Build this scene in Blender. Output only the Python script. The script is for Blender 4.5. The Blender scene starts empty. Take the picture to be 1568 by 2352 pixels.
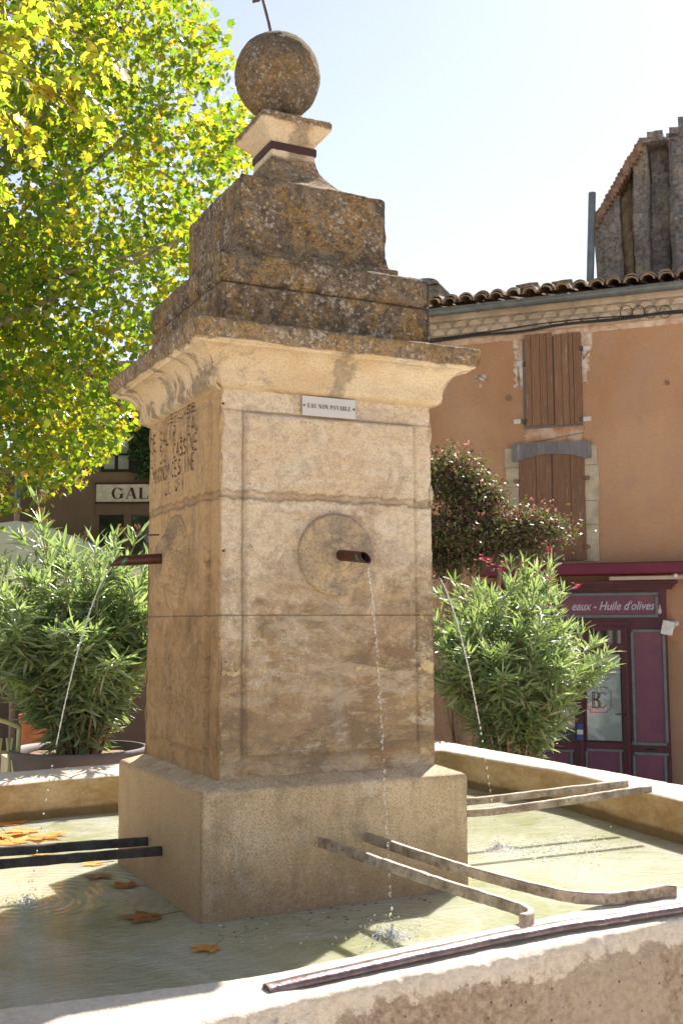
import bpy, math, random
import numpy as np
from mathutils import Vector, Matrix, noise as mnoise
random.seed(7); rng = np.random.default_rng(11)
SC = bpy.context.scene
COL = SC.collection
R = math.radians

# ------------------------------------------------------------ camera
F_PX, PITCH, ROLL, YAW = 2509.6, R(5.7429), R(-0.2689), R(26.3669)
EYE = np.array([-1.60594, -3.72228, 0.90521])
Dv = np.array([math.sin(YAW)*math.cos(PITCH), math.cos(YAW)*math.cos(PITCH), math.sin(PITCH)])
r0 = np.array([math.cos(YAW), -math.sin(YAW), 0.0]); u0 = np.cross(r0, Dv)
Rv = math.cos(ROLL)*r0 + math.sin(ROLL)*u0
Uv = -math.sin(ROLL)*r0 + math.cos(ROLL)*u0
H0 = np.array([math.sin(YAW), math.cos(YAW), 0.0])      # level heading
cd = bpy.data.cameras.new('camera'); cam = bpy.data.objects.new('camera', cd); COL.objects.link(cam)
cd.sensor_fit = 'VERTICAL'; cd.sensor_height = 36.0; cd.sensor_width = 24.0
cd.lens = 36.0*F_PX/2352.0
M = Matrix.Identity(4)
for i in range(3):
    M[i][0] = Rv[i]; M[i][1] = Uv[i]; M[i][2] = -Dv[i]; M[i][3] = EYE[i]
cam.matrix_world = M
cd.clip_start = 0.05; cd.clip_end = 800
cd.dof.use_dof = True; cd.dof.focus_distance = 3.9; cd.dof.aperture_fstop = 10.0
SC.camera = cam
# ------------------------------------------------------------ sky, sun, exposure
SUN_AZ, SUN_EL = R(52.0), R(44.0)
w = bpy.data.worlds.new('World'); SC.world = w; w.use_nodes = True
wt = w.node_tree; wt.nodes.clear()
sky = wt.nodes.new('ShaderNodeTexSky'); sky.sky_type = 'NISHITA'; sky.sun_disc = False
sky.sun_elevation = SUN_EL; sky.sun_rotation = SUN_AZ
sky.air_density = 1.0; sky.dust_density = 0.25; sky.ozone_density = 1.6
bg = wt.nodes.new('ShaderNodeBackground'); bg.inputs[1].default_value = 0.070
wo = wt.nodes.new('ShaderNodeOutputWorld')
hs = wt.nodes.new('ShaderNodeHueSaturation'); hs.inputs['Saturation'].default_value = 0.52      # thin summer haze
wt.links.new(sky.outputs[0], hs.inputs['Color']); wt.links.new(hs.outputs[0], bg.inputs[0]); wt.links.new(bg.outputs[0], wo.inputs[0])
sl = bpy.data.lights.new('sun', 'SUN'); sl.energy = 5.0; sl.angle = R(0.53); sl.color = (1.0, 0.94, 0.85)
so = bpy.data.objects.new('sun', sl); COL.objects.link(so)
SD = Vector((math.sin(SUN_AZ)*math.cos(SUN_EL), math.cos(SUN_AZ)*math.cos(SUN_EL), math.sin(SUN_EL)))
so.rotation_euler = SD.to_track_quat('Z', 'Y').to_euler(); so.location = (0, 0, 20)
SC.view_settings.view_transform = 'Standard'; SC.view_settings.look = 'None'
SC.view_settings.exposure = 1.42; SC.view_settings.gamma = 1.0
SC.cycles.max_bounces = 10; SC.cycles.diffuse_bounces = 5; SC.cycles.transparent_max_bounces = 12

# ------------------------------------------------------------ helpers
def ray(px, py):
    return Dv + (px-784)/F_PX*Rv - (py-1176)/F_PX*Uv
def at(px, py, dep):
    v = ray(px, py); return EYE + v*(dep/(v@H0))
def onz(px, py, z):
    v = ray(px, py); return EYE + v*((z-EYE[2])/v[2])
def VF(lat, dep, up):      # metres: right, ahead, above eye height
    return EYE + r0*lat + H0*dep + np.array([0, 0, up])

OFF = {}
def tag(o, label=None, cat=None, group=None, kind=None):
    if label: o['label'] = label
    if cat: o['category'] = cat
    if group: o['group'] = group
    if kind: o['kind'] = kind
    return o
def empty(name, loc, label=None, cat=None, group=None):
    o = bpy.data.objects.new(name, None); COL.objects.link(o); o.location = tuple(loc); o.empty_display_size = .1
    OFF[o.name] = np.array(loc, float)
    return tag(o, label, cat, group)
def mk(name, V, Fc, mat, parent=None, smooth=False, origin=None):
    V = np.asarray(V, float).reshape(-1, 3)
    if parent is not None: off = OFF[parent.name]
    elif origin is not None: off = np.array(origin, float)
    else:
        off = np.array([(V[:, 0].min()+V[:, 0].max())/2, (V[:, 1].min()+V[:, 1].max())/2, V[:, 2].min()])
    me = bpy.data.meshes.new(name)
    if isinstance(Fc, np.ndarray):
        n, k = Fc.shape; L = V-off
        me.vertices.add(len(V)); me.vertices.foreach_set('co', L.ravel())
        me.loops.add(n*k); me.loops.foreach_set('vertex_index', Fc.ravel().astype(np.int32))
        me.polygons.add(n); me.polygons.foreach_set('loop_start', np.arange(0, n*k, k, dtype=np.int32))
        me.polygons.foreach_set('loop_total', np.full(n, k, np.int32)); me.update(calc_edges=True); me.validate()
    else:
        me.from_pydata((V-off).tolist(), [], [list(f) for f in Fc]); me.update()
    if smooth: me.polygons.foreach_set('use_smooth', [True]*len(me.polygons))
    me.materials.append(mat)
    o = bpy.data.objects.new(name, me); COL.objects.link(o)
    OFF[o.name] = off
    if parent is not None: o.parent = parent
    else: o.location = tuple(off)
    return o
class MB:
    def __init__(s): s.V = []; s.F = []
    def add(s, V, Fc):
        b = len(s.V); s.V += [tuple(map(float, v)) for v in V]; s.F += [tuple(int(i)+b for i in f) for f in Fc]; return s
    def box8(s, P):        # 8 corners: bottom 4 ccw, top 4 ccw
        return s.add(P, [(3, 2, 1, 0), (4, 5, 6, 7), (0, 1, 5, 4), (1, 2, 6, 5), (2, 3, 7, 6), (3, 0, 4, 7)])
    def box(s, a, b):
        x0, y0, z0 = a; x1, y1, z1 = b
        return s.box8([(x0,y0,z0),(x1,y0,z0),(x1,y1,z0),(x0,y1,z0),(x0,y0,z1),(x1,y0,z1),(x1,y1,z1),(x0,y1,z1)])
    def tube(s, pts, rad, n=8, cap=True):
        pts = [np.array(p, float) for p in pts]
        rads = rad if hasattr(rad, '__len__') else [rad]*len(pts)
        b = len(s.V); prev = None
        for i, p in enumerate(pts):
            t = pts[min(i+1, len(pts)-1)]-pts[max(i-1, 0)]; t = t/(np.linalg.norm(t)+1e-9)
            if prev is None:
                a = np.array([0, 0, 1.]) if abs(t[2]) < .9 else np.array([1., 0, 0]); nx = np.cross(a, t)
            else: nx = prev - t*(prev@t)
            nx = nx/(np.linalg.norm(nx)+1e-9); prev = nx; ny = np.cross(t, nx)
            for k in range(n):
                a = 2*math.pi*k/n; s.V.append(tuple(p+rads[i]*(math.cos(a)*nx+math.sin(a)*ny)))
        for i in range(len(pts)-1):
            for k in range(n):
                k2 = (k+1) % n; s.F.append((b+i*n+k, b+i*n+k2, b+(i+1)*n+k2, b+(i+1)*n+k))
        if cap:
            s.F.append(tuple(b+k for k in range(n))[::-1]); s.F.append(tuple(b+(len(pts)-1)*n+k for k in range(n)))
        return s
    def bar(s, pts, hw, hh):     # flat bar, thickness 2*hw sideways, height 2*hh
        b = len(s.V); pts = [np.array(p, float) for p in pts]; m = len(pts)
        for i, p in enumerate(pts):
            t = pts[min(i+1, m-1)]-pts[max(i-1, 0)]; t[2] = 0; t /= np.linalg.norm(t)+1e-9
            sd = np.array([-t[1], t[0], 0]); up = np.array([0, 0, 1.])
            jw = hw*(1+.18*mnoise.noise(Vector(p*40))); jh = hh*(1+.12*mnoise.noise(Vector(p*30)))
            for a, c in ((-1, -1), (1, -1), (1, .8), (.7, 1), (-.7, 1), (-1, .8)): s.V.append(tuple(p+sd*a*jw+up*c*jh))
        for i in range(m-1):
            for k in range(6):
                k2 = (k+1) % 6; s.F.append((b+i*6+k, b+(i+1)*6+k, b+(i+1)*6+k2, b+i*6+k2))
        s.F.append(tuple(b+k for k in range(6))); s.F.append(tuple(b+(m-1)*6+k for k in range(6))[::-1])
        return s
    def ball(s, c, r, n=6, m=4, st=(1, 1, 1)):
        b = len(s.V); c = np.array(c, float)
        s.V.append(tuple(c+np.array([0, 0, r*st[2]])))
        for i in range(1, m):
            th = math.pi*i/m
            for k in range(n):
                a = 2*math.pi*k/n
                s.V.append(tuple(c+r*np.array([math.sin(th)*math.cos(a)*st[0], math.sin(th)*math.sin(a)*st[1], math.cos(th)*st[2]])))
        s.V.append(tuple(c-np.array([0, 0, r*st[2]]))); e = len(s.V)-1
        for k in range(n):
            k2 = (k+1) % n; s.F.append((b, b+1+k, b+1+k2))
            for i in range(m-2): s.F.append((b+1+i*n+k, b+1+(i+1)*n+k, b+1+(i+1)*n+k2, b+1+i*n+k2))
            s.F.append((b+1+(m-2)*n+k, e, b+1+(m-2)*n+k2))
        return s
    def build(s, name, mat, parent=None, smooth=False, origin=None): return mk(name, s.V, s.F, mat, parent, smooth, origin)
def catmull(P, n=8):
    P = [np.array(p, float) for p in P]; Q = [2*P[0]-P[1]]+P+[2*P[-1]-P[-2]]; out = []
    for i in range(1, len(Q)-2):
        for k in range(n):
            t = k/n; a, b, c, d = Q[i-1:i+3]
            out.append(.5*((2*b)+(-a+c)*t+(2*a-5*b+4*c-d)*t*t+(-a+3*b-3*c+d)*t**3))
    out.append(P[-1]); return out
def fbm(p, sc, oc=3):
    return mnoise.fractal(Vector((p[0]*sc, p[1]*sc, p[2]*sc)), .9, 2.0, oc)

# ------------------------------------------------------------ materials
class NT:
    def __init__(s, name, rough=.8, spec=.3):
        s.m = bpy.data.materials.new(name); s.m.use_nodes = True; s.t = s.m.node_tree
        s.p = s.t.nodes['Principled BSDF']; s.out = s.t.nodes['Material Output']
        s.p.inputs['Roughness'].default_value = rough; s.p.inputs['Specular IOR Level'].default_value = spec
        s.pos = s.t.nodes.new('ShaderNodeNewGeometry').outputs['Position']
    def nd(s, t, **k):
        n = s.t.nodes.new(t)
        for a, v in k.items(): setattr(n, a, v)
        return n
    def put(s, sock, v):
        if isinstance(v, bpy.types.NodeSocket): s.t.links.new(v, sock)
        elif isinstance(v, (tuple, list)) and sock.type == 'RGBA': sock.default_value = tuple(v)+((1,) if len(v) == 3 else ())
        else: sock.default_value = v
    def map(s, sc=(1, 1, 1), rot=(0, 0, 0), loc=(0, 0, 0), v=None):
        n = s.nd('ShaderNodeMapping'); s.put(n.inputs[0], v or s.pos)
        n.inputs['Scale'].default_value = sc; n.inputs['Rotation'].default_value = rot; n.inputs['Location'].default_value = loc
        return n.outputs[0]
    def noise(s, sc, det=4, ro=.6, v=None, dis=0, lac=2.0):
        n = s.nd('ShaderNodeTexNoise'); s.put(n.inputs['Vector'], v or s.pos)
        n.inputs['Scale'].default_value = sc; n.inputs['Detail'].default_value = det
        n.inputs['Roughness'].default_value = ro; n.inputs['Distortion'].default_value = dis
        return n.outputs[0]
    def voro(s, sc, v=None, feat='F1', rnd=1.0, out=0):
        n = s.nd('ShaderNodeTexVoronoi', feature=feat); s.put(n.inputs['Vector'], v or s.pos)
        n.inputs['Scale'].default_value = sc; n.inputs['Randomness'].default_value = rnd
        return n.outputs[out]
    def warp(s, sc=30, amt=.02, v=None):
        n = s.nd('ShaderNodeTexNoise'); n.inputs['Scale'].default_value = sc; s.put(n.inputs['Vector'], v or s.pos); n.inputs['Detail'].default_value = 4
        a = s.nd('ShaderNodeVectorMath', operation='SCALE'); s.put(a.inputs[0], n.outputs[1]); a.inputs['Scale'].default_value = amt
        b = s.nd('ShaderNodeVectorMath', operation='ADD'); s.put(b.inputs[0], v or s.pos); s.put(b.inputs[1], a.outputs[0]); return b.outputs[0]
    def ramp(s, f, *st):
        n = s.nd('ShaderNodeValToRGB'); s.put(n.inputs[0], f); cr = n.color_ramp
        while len(cr.elements) < len(st): cr.elements.new(.5)
        for e, (p, c) in zip(cr.elements, st):
            e.position = p; e.color = (c, c, c, 1) if not isinstance(c, tuple) else c+(1,)
        return n.outputs[0]
    def mix(s, f, a, b, mode='MIX'):
        n = s.nd('ShaderNodeMix', data_type='RGBA', blend_type=mode)
        s.put(n.inputs[0], f); s.put(n.inputs[6], a); s.put(n.inputs[7], b); return n.outputs[2]
    def ma(s, op, a, b=0.0, c=None, clamp=False):
        n = s.nd('ShaderNodeMath', operation=op, use_clamp=clamp); s.put(n.inputs[0], a); s.put(n.inputs[1], b)
        if c is not None: s.put(n.inputs[2], c)
        return n.outputs[0]
    def xyz(s, v=None):
        n = s.nd('ShaderNodeSeparateXYZ'); s.put(n.inputs[0], v or s.pos); return n.outputs
    def bump(s, h, st=.3, dist=.01, prev=None):
        n = s.nd('ShaderNodeBump'); s.put(n.inputs['Height'], h); n.inputs['Strength'].default_value = st
        n.inputs['Distance'].default_value = dist
        if prev is not None: s.put(n.inputs['Normal'], prev)
        return n.outputs[0]
    def fin(s, col=None, nrm=None, rough=None):
        if col is not None: s.put(s.p.inputs['Base Color'], col)
        if nrm is not None: s.put(s.p.inputs['Normal'], nrm)
        if rough is not None: s.put(s.p.inputs['Roughness'], rough)
        return s.m
    def rand(s):
        return s.nd('ShaderNodeNewGeometry').outputs['Random Per Island']

def band(n, z, z0, wid, wob=None, amp=.01):   # 1 near z0
    zz = z if wob is None else n.ma('ADD', z, n.ma('MULTIPLY', n.ma('SUBTRACT', wob, .5), amp))
    return n.ma('SUBTRACT', 1.0, n.ma('DIVIDE', n.ma('ABSOLUTE', n.ma('SUBTRACT', zz, z0)), wid), clamp=True)

def mat_shaft():
    n = NT('weathered_limestone', .92, .12); X = n.xyz(); x, y, z = X[0], X[1], X[2]
    big = n.noise(1.9, 5, .62, dis=.4); mid = n.noise(7, 7, .74, dis=.3); fine = n.noise(150, 4, .8); grit = n.noise(360, 3, .85); med = n.noise(40, 5, .75)
    bed = n.noise(3, 7, .75, v=n.map((1, 1, 7)), dis=.5)
    c = n.mix(n.ramp(big, (.40, 0.), (.60, 1.)), (.78, .59, .40), (.86, .72, .55))
    c = n.mix(n.ramp(bed, (.50, 0.), (.64, .8)), c, (.88, .78, .65))
    c = n.mix(n.ramp(n.noise(2.6, 6, .7, v=n.map((1, 1, 2.5), loc=(8, 1, 4))), (.52, 0.), (.62, .65)), c, (.60, .50, .42))
    # brown damp staining of the lower stones
    lo = n.ma('ADD', n.ma('MULTIPLY', n.ma('SUBTRACT', 1.20, z), 2.4), n.ma('MULTIPLY', n.ma('SUBTRACT', n.noise(3.6, 8, .75, v=n.map(loc=(1, 2, 8)), dis=.7), .5), 6.0), clamp=True)
    P = lambda sc, loc, a, b, st=(1, 1, 1): n.ramp(n.noise(sc, 8, .76, v=n.map(st, loc=loc), dis=.35), (a, 0.), (b, 1.))
    br = n.mix(P(3.0, (3, 1, 0), .44, .56), (.40, .25, .135), (.50, .345, .21))
    br = n.mix(n.ma('MULTIPLY', P(3.4, (0, 4, 2), .50, .56, (1, 1, 2.0)), .9), br, (.24, .155, .09))
    br = n.mix(n.ma('MULTIPLY', P(4.0, (6, 1, 1), .53, .57, (1, 1, 2.2)), .75), br, (.60, .42, .23))
    c = n.mix(n.ma('MULTIPLY', lo, .95), c, br)
    gs = n.ramp(n.noise(150, 4, .85), (.42, 1.), (.54, .25))
    lowz = n.ramp(z, (.0, 1.), (1.0, 1.), (1.12, 0.))
    g = n.ma('MULTIPLY', n.ma('MULTIPLY', P(2.5, (7, 2, 5), .50, .54, (1, 1, 2.4)), gs), n.ma('MULTIPLY', lo, .8))
    c = n.mix(g, c, (.20, .165, .14))
    pal = n.ma('MULTIPLY', P(2.2, (2, 6, 1.4), .53, .56, (1, 1, 3.4)), n.ma('MULTIPLY', lo, .65))
    c = n.mix(pal, c, (.66, .54, .41))
    wpt = n.ma('MULTIPLY', P(3.4, (9, 9, 1), .55, .60, (1, 1, 2.2)), .6)
    c = n.mix(wpt, c, (.84, .74, .62))
    btm = n.ma('MULTIPLY', n.ramp(z, (.42, 1.), (.50, 0.)), n.ramp(mid, (.44, 0.), (.56, .8)))
    c = n.mix(btm, c, (.70, .58, .44))
    # cream lime crust, broken up
    brk = n.ramp(n.noise(4.5, 3, .5, v=n.map((1, 1, .2), loc=(5, 5, 5))), (.44, 0.), (.56, 1.))
    fz = n.ma('ADD', band(n, z, .750, .035, mid, .12), n.ma('MULTIPLY', band(n, z, .60, .022, mid, .05), .8), clamp=True)
    fz2 = n.ramp(n.ma('ADD', n.ma('MULTIPLY', n.ma('MULTIPLY', fz, brk), .54), n.noise(17, 7, .78)), (.80, 0.), (.84, 1.))
    ed = n.ma('MULTIPLY', n.ramp(n.ma('ABSOLUTE', x), (.31, 0.), (.345, 1.)), lo)
    fl = n.ramp(n.ma('ADD', n.noise(15, 7, .8, v=n.map(loc=(1, 9, 2))), n.ma('MULTIPLY', ed, .10)), (.63, 0.), (.66, 1.))
    c = n.mix(n.ma('MAXIMUM', n.ma('MULTIPLY', fl, .7), n.ma('MULTIPLY', fz2, .95)), c, (.86, .66, .38))
    # streak under the spout
    dx = n.ma('SUBTRACT', 1.0, n.ma('DIVIDE', n.ma('ABSOLUTE', n.ma('SUBTRACT', x, .03)), .12), clamp=True)
    sk = n.ma('MULTIPLY', n.ma('MULTIPLY', dx, n.ramp(z, (.95, 1.), (1.05, 0.))), n.ramp(n.noise(11, 6, .7, v=n.map((1, 1, .16))), (.42, 0.), (.62, 1.)))
    c = n.mix(n.ma('MULTIPLY', sk, .55), c, (.50, .42, .35))
    # left side: ochre with dark vertical scars
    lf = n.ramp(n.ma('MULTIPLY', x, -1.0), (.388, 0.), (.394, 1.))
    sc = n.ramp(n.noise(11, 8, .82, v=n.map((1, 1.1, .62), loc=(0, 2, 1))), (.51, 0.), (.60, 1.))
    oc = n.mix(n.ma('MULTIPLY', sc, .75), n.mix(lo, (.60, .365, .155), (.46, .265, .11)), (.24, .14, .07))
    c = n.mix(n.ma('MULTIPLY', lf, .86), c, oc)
    # joints
    j1 = n.ramp(band(n, z, 1.32, .018, n.noise(15, 7, .8), .070), (.1, 0.), (.6, 1.))
    jb = n.ramp(n.noise(9, 5, .7, v=n.map(loc=(3, 3, 3))), (.38, .25), (.56, 1.))
    c = n.mix(n.ma('MULTIPLY', n.ma('MULTIPLY', j1, jb), .65), c, (.38, .24, .14))
    j2 = n.ramp(band(n, z, .928, .0028, n.noise(26, 4, .6), .005), (.1, 0.), (.6, 1.))
    c = n.mix(n.ma('MULTIPLY', j2, .5), c, (.18, .12, .08))
    # darker line in the groove along the front panel's left and top edges
    fr = n.ma('SUBTRACT', 1.0, n.ramp(n.ma('MULTIPLY', y, -1.0), (.380, 1.), (.386, 0.)))
    wob = n.ma('MULTIPLY', n.ma('SUBTRACT', n.noise(12, 4), .5), .012)
    gl = n.ma('ADD', band(n, n.ma('ADD', x, wob), -.317, .0055), band(n, n.ma('ADD', z, wob), 1.600, .006), clamp=True)
    inz = n.ma('MULTIPLY', n.ramp(z, (.465, 0.), (.47, 1.)), n.ma('LESS_THAN', z, 1.612))
    gl = n.ma('MULTIPLY', gl, n.ma('MULTIPLY', inz, n.ma('SUBTRACT', 1.0, lf)))
    c = n.mix(n.ma('MULTIPLY', gl, .6), c, (.25, .165, .085))
    # grain
    c = n.mix(n.ramp(med, (.38, .40), (.54, 0.)), c, (.33, .24, .16))
    c = n.mix(n.ramp(fine, (.36, .5), (.50, 0.)), c, (.34, .24, .16))
    c = n.mix(n.ramp(grit, (.40, .36), (.50, 0.)), c, (.22, .16, .11))
    c = n.mix(n.ramp(n.noise(260, 3, .8, v=n.map(loc=(4, 4, 4))), (.58, 0.), (.70, .35)), c, (.86, .76, .64))
    pit = n.ramp(n.voro(24, n.map((1, 1, 2.2))), (.04, 1.), (.10, 0.))
    pit = n.ma('MULTIPLY', pit, n.ramp(mid, (.52, 0.), (.6, 1.)))
    c = n.mix(n.ma('MULTIPLY', pit, .8), c, (.14, .095, .06))
    h = n.ma('ADD', n.ma('MULTIPLY', mid, 1.6), n.ma('ADD', n.ma('MULTIPLY', fine, .8), n.ma('ADD', n.ma('MULTIPLY', med, .8), n.ma('MULTIPLY', grit, .4))))
    h = n.ma('ADD', h, n.ma('MULTIPLY', n.ma('MAXIMUM', fl, fz2), .4))
    h = n.ma('SUBTRACT', h, n.ma('ADD', n.ma('MULTIPLY', j1, .9), n.ma('ADD', n.ma('MULTIPLY', j2, .8), n.ma('MULTIPLY', pit, 1.0))))
    return n.fin(c, n.bump(h, .9, .009))
def lichen_col(n, k=0.0):
    W = n.warp(60, .022); mid = n.noise(15, 7, .8, dis=.6, v=n.map(loc=(k, 1, 2))); fine = n.noise(150, 4, .85); spk = n.noise(75, 5, .85, v=n.map(loc=(k, 3, 9)))
    c = n.mix(n.ramp(mid, (.40, 0.), (.58, 1.)), (.10, .078, .058), (.30, .23, .165))
    pa_ = n.noise(6.5, 6, .75, v=n.map(loc=(5+k, 0, 1)), dis=.5)
    o = n.ma('MULTIPLY', n.ramp(pa_, (.46, 0.), (.56, 1.)), n.ramp(spk, (.44, 0.), (.52, 1.)))
    c = n.mix(n.ma('MULTIPLY', o, .72), c, n.mix(n.ramp(n.noise(28, 4, .8), (.4, 0.), (.6, 1.)), (.40, .215, .055), (.54, .34, .11)))
    v2 = n.voro(52, W); g = n.ramp(n.ma('ADD', v2, n.ma('MULTIPLY', n.ma('SUBTRACT', .5, n.noise(9, 5, .75, v=n.map(loc=(k, 7, 7)))), 1.8)), (.20, 1.), (.32, 0.))
    c = n.mix(n.ma('MULTIPLY', g, .75), c, (.52, .47, .40))
    v3 = n.voro(23, n.warp(80, .02, n.map(loc=(2, 8, 3)))); g3 = n.ramp(v3, (.10, 1.), (.17, 0.))
    c = n.mix(n.ma('MULTIPLY', g3, .7), c, (.62, .54, .42))
    dk = n.ramp(n.noise(42, 6, .85, v=n.map(loc=(k, 5, 5))), (.40, 1.), (.48, 0.))
    c = n.mix(n.ma('MULTIPLY', dk, .8), c, (.055, .045, .04))
    c = n.mix(n.ramp(fine, (.40, .75), (.52, 0.)), c, (.085, .065, .05))
    return c, n.ma('ADD', n.ma('MULTIPLY', mid, 1.2), n.ma('ADD', n.ma('MULTIPLY', spk, .7), n.ma('MULTIPLY', fine, .35)))
def mat_lichen(name='lichen_covered_stone', dark=0.):
    n = NT(name, .95, .1); c, h = lichen_col(n)
    if dark: c = n.mix(n.ma('MULTIPLY', n.ramp(n.noise(2.5, 4), (.35, 1.), (.65, .5)), dark), c, (.10, .082, .065))
    return n.fin(c, n.bump(h, 1.0, .011))
def mat_cornice(zf, name='cornice_limestone', wid=.02):
    n = NT(name, .92, .12); X = n.xyz(); z = X[2]
    mid = n.noise(8, 6, .72, dis=.4); fine = n.noise(90, 5, .8)
    c = n.mix(n.ramp(n.noise(3, 4), (.4, 0.), (.62, 1.)), (.58, .44, .28), (.68, .57, .42))
    dk = n.ramp(n.noise(3.6, 7, .72, v=n.map(loc=(4, 4.3, 1)), dis=.8), (.55, 0.), (.68, 1.))
    sx = n.ma('SUBTRACT', 1.0, n.ma('DIVIDE', n.ma('ABSOLUTE', n.ma('SUBTRACT', X[0], .02)), .10), clamp=True)
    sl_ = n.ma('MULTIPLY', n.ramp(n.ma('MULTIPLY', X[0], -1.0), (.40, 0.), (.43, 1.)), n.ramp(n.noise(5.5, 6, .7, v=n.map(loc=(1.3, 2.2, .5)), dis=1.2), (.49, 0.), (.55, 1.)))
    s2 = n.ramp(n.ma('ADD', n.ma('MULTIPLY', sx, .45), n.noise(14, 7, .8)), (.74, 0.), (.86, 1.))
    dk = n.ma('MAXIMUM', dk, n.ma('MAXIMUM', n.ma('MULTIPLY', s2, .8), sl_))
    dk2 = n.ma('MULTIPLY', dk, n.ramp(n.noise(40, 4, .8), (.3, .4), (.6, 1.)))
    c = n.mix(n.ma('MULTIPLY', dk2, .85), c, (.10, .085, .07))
    li, hl = lichen_col(n, 3.0)
    f = n.ramp(n.ma('ADD', n.ma('MULTIPLY', n.ma('SUBTRACT', z, zf), 1/wid), n.ma('MULTIPLY', n.ma('SUBTRACT', mid, .5), 2.0)), (.3, 0.), (.7, 1.))
    c = n.mix(f, c, li)
    c = n.mix(n.ramp(n.noise(170, 4, .85), (.38, .55), (.54, 0.)), c, (.30, .21, .13))
    h = n.ma('ADD', mid, n.ma('ADD', n.ma('MULTIPLY', fine, .6), n.ma('MULTIPLY', n.ma('MULTIPLY', hl, f), .6)))
    return n.fin(c, n.bump(h, .85, .009))
def mat_plinth():
    n = NT('damp_limestone', .85, .2); z = n.xyz()[2]; xx = n.xyz()[0]
    mid = n.noise(6, 6, .7, dis=.3); fine = n.noise(150, 4, .8); f2 = n.noise(45, 5, .7)
    c = n.mix(n.ramp(n.noise(2.5, 5), (.38, 0.), (.62, 1.)), (.56, .40, .235), (.68, .515, .345))
    c = n.mix(n.ramp(mid, (.48, 0.), (.60, .75)), c, (.40, .29, .18))
    c = n.mix(n.ramp(n.noise(3.2, 7, .75, v=n.map(loc=(3, 3, 0))), (.56, 0.), (.60, .6)), c, (.72, .60, .46))
    wet = n.ma('ADD', n.ma('MULTIPLY', n.ma('SUBTRACT', .20, z), 6.0), n.ma('MULTIPLY', n.ma('SUBTRACT', n.noise(5, 5, .7, v=n.map((1, 1, .6))), .5), 3.0), clamp=True)
    c = n.mix(n.ma('MULTIPLY', wet, .6), c, (.33, .225, .13))
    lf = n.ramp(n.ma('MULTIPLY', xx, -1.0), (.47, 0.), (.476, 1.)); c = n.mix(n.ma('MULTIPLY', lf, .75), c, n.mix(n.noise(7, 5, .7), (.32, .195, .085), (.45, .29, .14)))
    vs = n.ramp(n.noise(14, 5, .7, v=n.map((1, 1, .15))), (.5, 0.), (.66, .4))
    c = n.mix(vs, c, (.26, .20, .13))
    c = n.mix(n.ramp(fine, (.38, .7), (.53, 0.)), c, (.20, .14, .09)); c = n.mix(n.ramp(n.noise(330, 3, .8), (.56, 0.), (.66, .5)), c, (.78, .66, .52))
    dots = n.ramp(n.voro(150, n.warp(90, .012)), (.08, .6), (.20, 0.))
    c = n.mix(n.ma('MULTIPLY', dots, n.ma('MULTIPLY', wet, .2)), c, (.50, .42, .32))
    h = n.ma('ADD', n.ma('MULTIPLY', f2, .8), n.ma('ADD', n.ma('MULTIPLY', fine, .5), n.ma('MULTIPLY', dots, .1)))
    return n.fin(c, n.bump(h, .7, .007))
def mat_basin():
    n = NT('basin_stone', .9, .2); X = n.xyz(); z = X[2]
    mid = n.noise(7, 6, .72); fine = n.noise(60, 5, .8); grit = n.noise(200, 3, .8)
    c = n.mix(n.ramp(n.noise(2.6, 4), (.4, 0.), (.6, 1.)), (.74, .62, .50), (.82, .72, .61))
    # outer wall below the lip: exposed aggregate
    lo = n.ramp(n.ma('ADD', n.ma('MULTIPLY', n.ma('SUBTRACT', .158, z), 22.0), n.ma('ADD', n.ma('MULTIPLY', n.ma('SUBTRACT', mid, .5), 3.2), n.ma('MULTIPLY', n.ma('SUBTRACT', n.noise(24, 6, .72), .5), 1.8))), (.45, 0.), (.65, 1.))
    ag = n.mix(n.ramp(n.noise(48, 5, .8), (.38, 0.), (.62, 1.)), (.29, .205, .145), (.54, .42, .32))
    ag = n.mix(n.ramp(n.noise(2.4, 5, .7, v=n.map((1, 1, .5), loc=(2.2, 0, 0))), (.48, 0.), (.56, .6)), ag, (.50, .41, .32))
    ag = n.mix(n.ramp(n.voro(34), (.07, .9), (.14, 0.)), ag, (.06, .05, .045))
    c = n.mix(lo, c, ag)
    # inner wall : algae brown, dark line at the water
    cen = n.nd('ShaderNodeVectorMath', operation='LENGTH')
    att = n.nd('ShaderNodeAttribute', attribute_name='inner').outputs['Fac']
    inn = n.mix(n.ramp(n.noise(3.5, 5, .7, v=n.map((1, 1, 2.5))), (.38, 0.), (.64, 1.)), (.42, .275, .125), (.64, .47, .27))
    wl = n.ramp(n.ma('ADD', z, n.ma('MULTIPLY', n.ma('SUBTRACT', mid, .5), .02)), (.036, 1.), (.048, 0.))
    inn = n.mix(n.ma('MULTIPLY', wl, .75), inn, (.15, .105, .045))
    c = n.mix(n.ramp(n.ma('ADD', att, n.ma('MULTIPLY', n.ma('SUBTRACT', mid, .5), .5)), (.4, 0.), (.6, 1.)), c, inn)
    c = n.mix(n.ramp(fine, (.36, .5), (.55, 0.)), c, n.mix(.5, c, (.12, .085, .05)))
    h = n.ma('ADD', n.ma('MULTIPLY', mid, .8), n.ma('ADD', n.ma('MULTIPLY', fine, .8), n.ma('MULTIPLY', grit, .4)))
    return n.fin(c, n.bump(h, .9, .012))
SPL = [(-.03, -.86), (.93, .0), (-.91, .02)]
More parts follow.
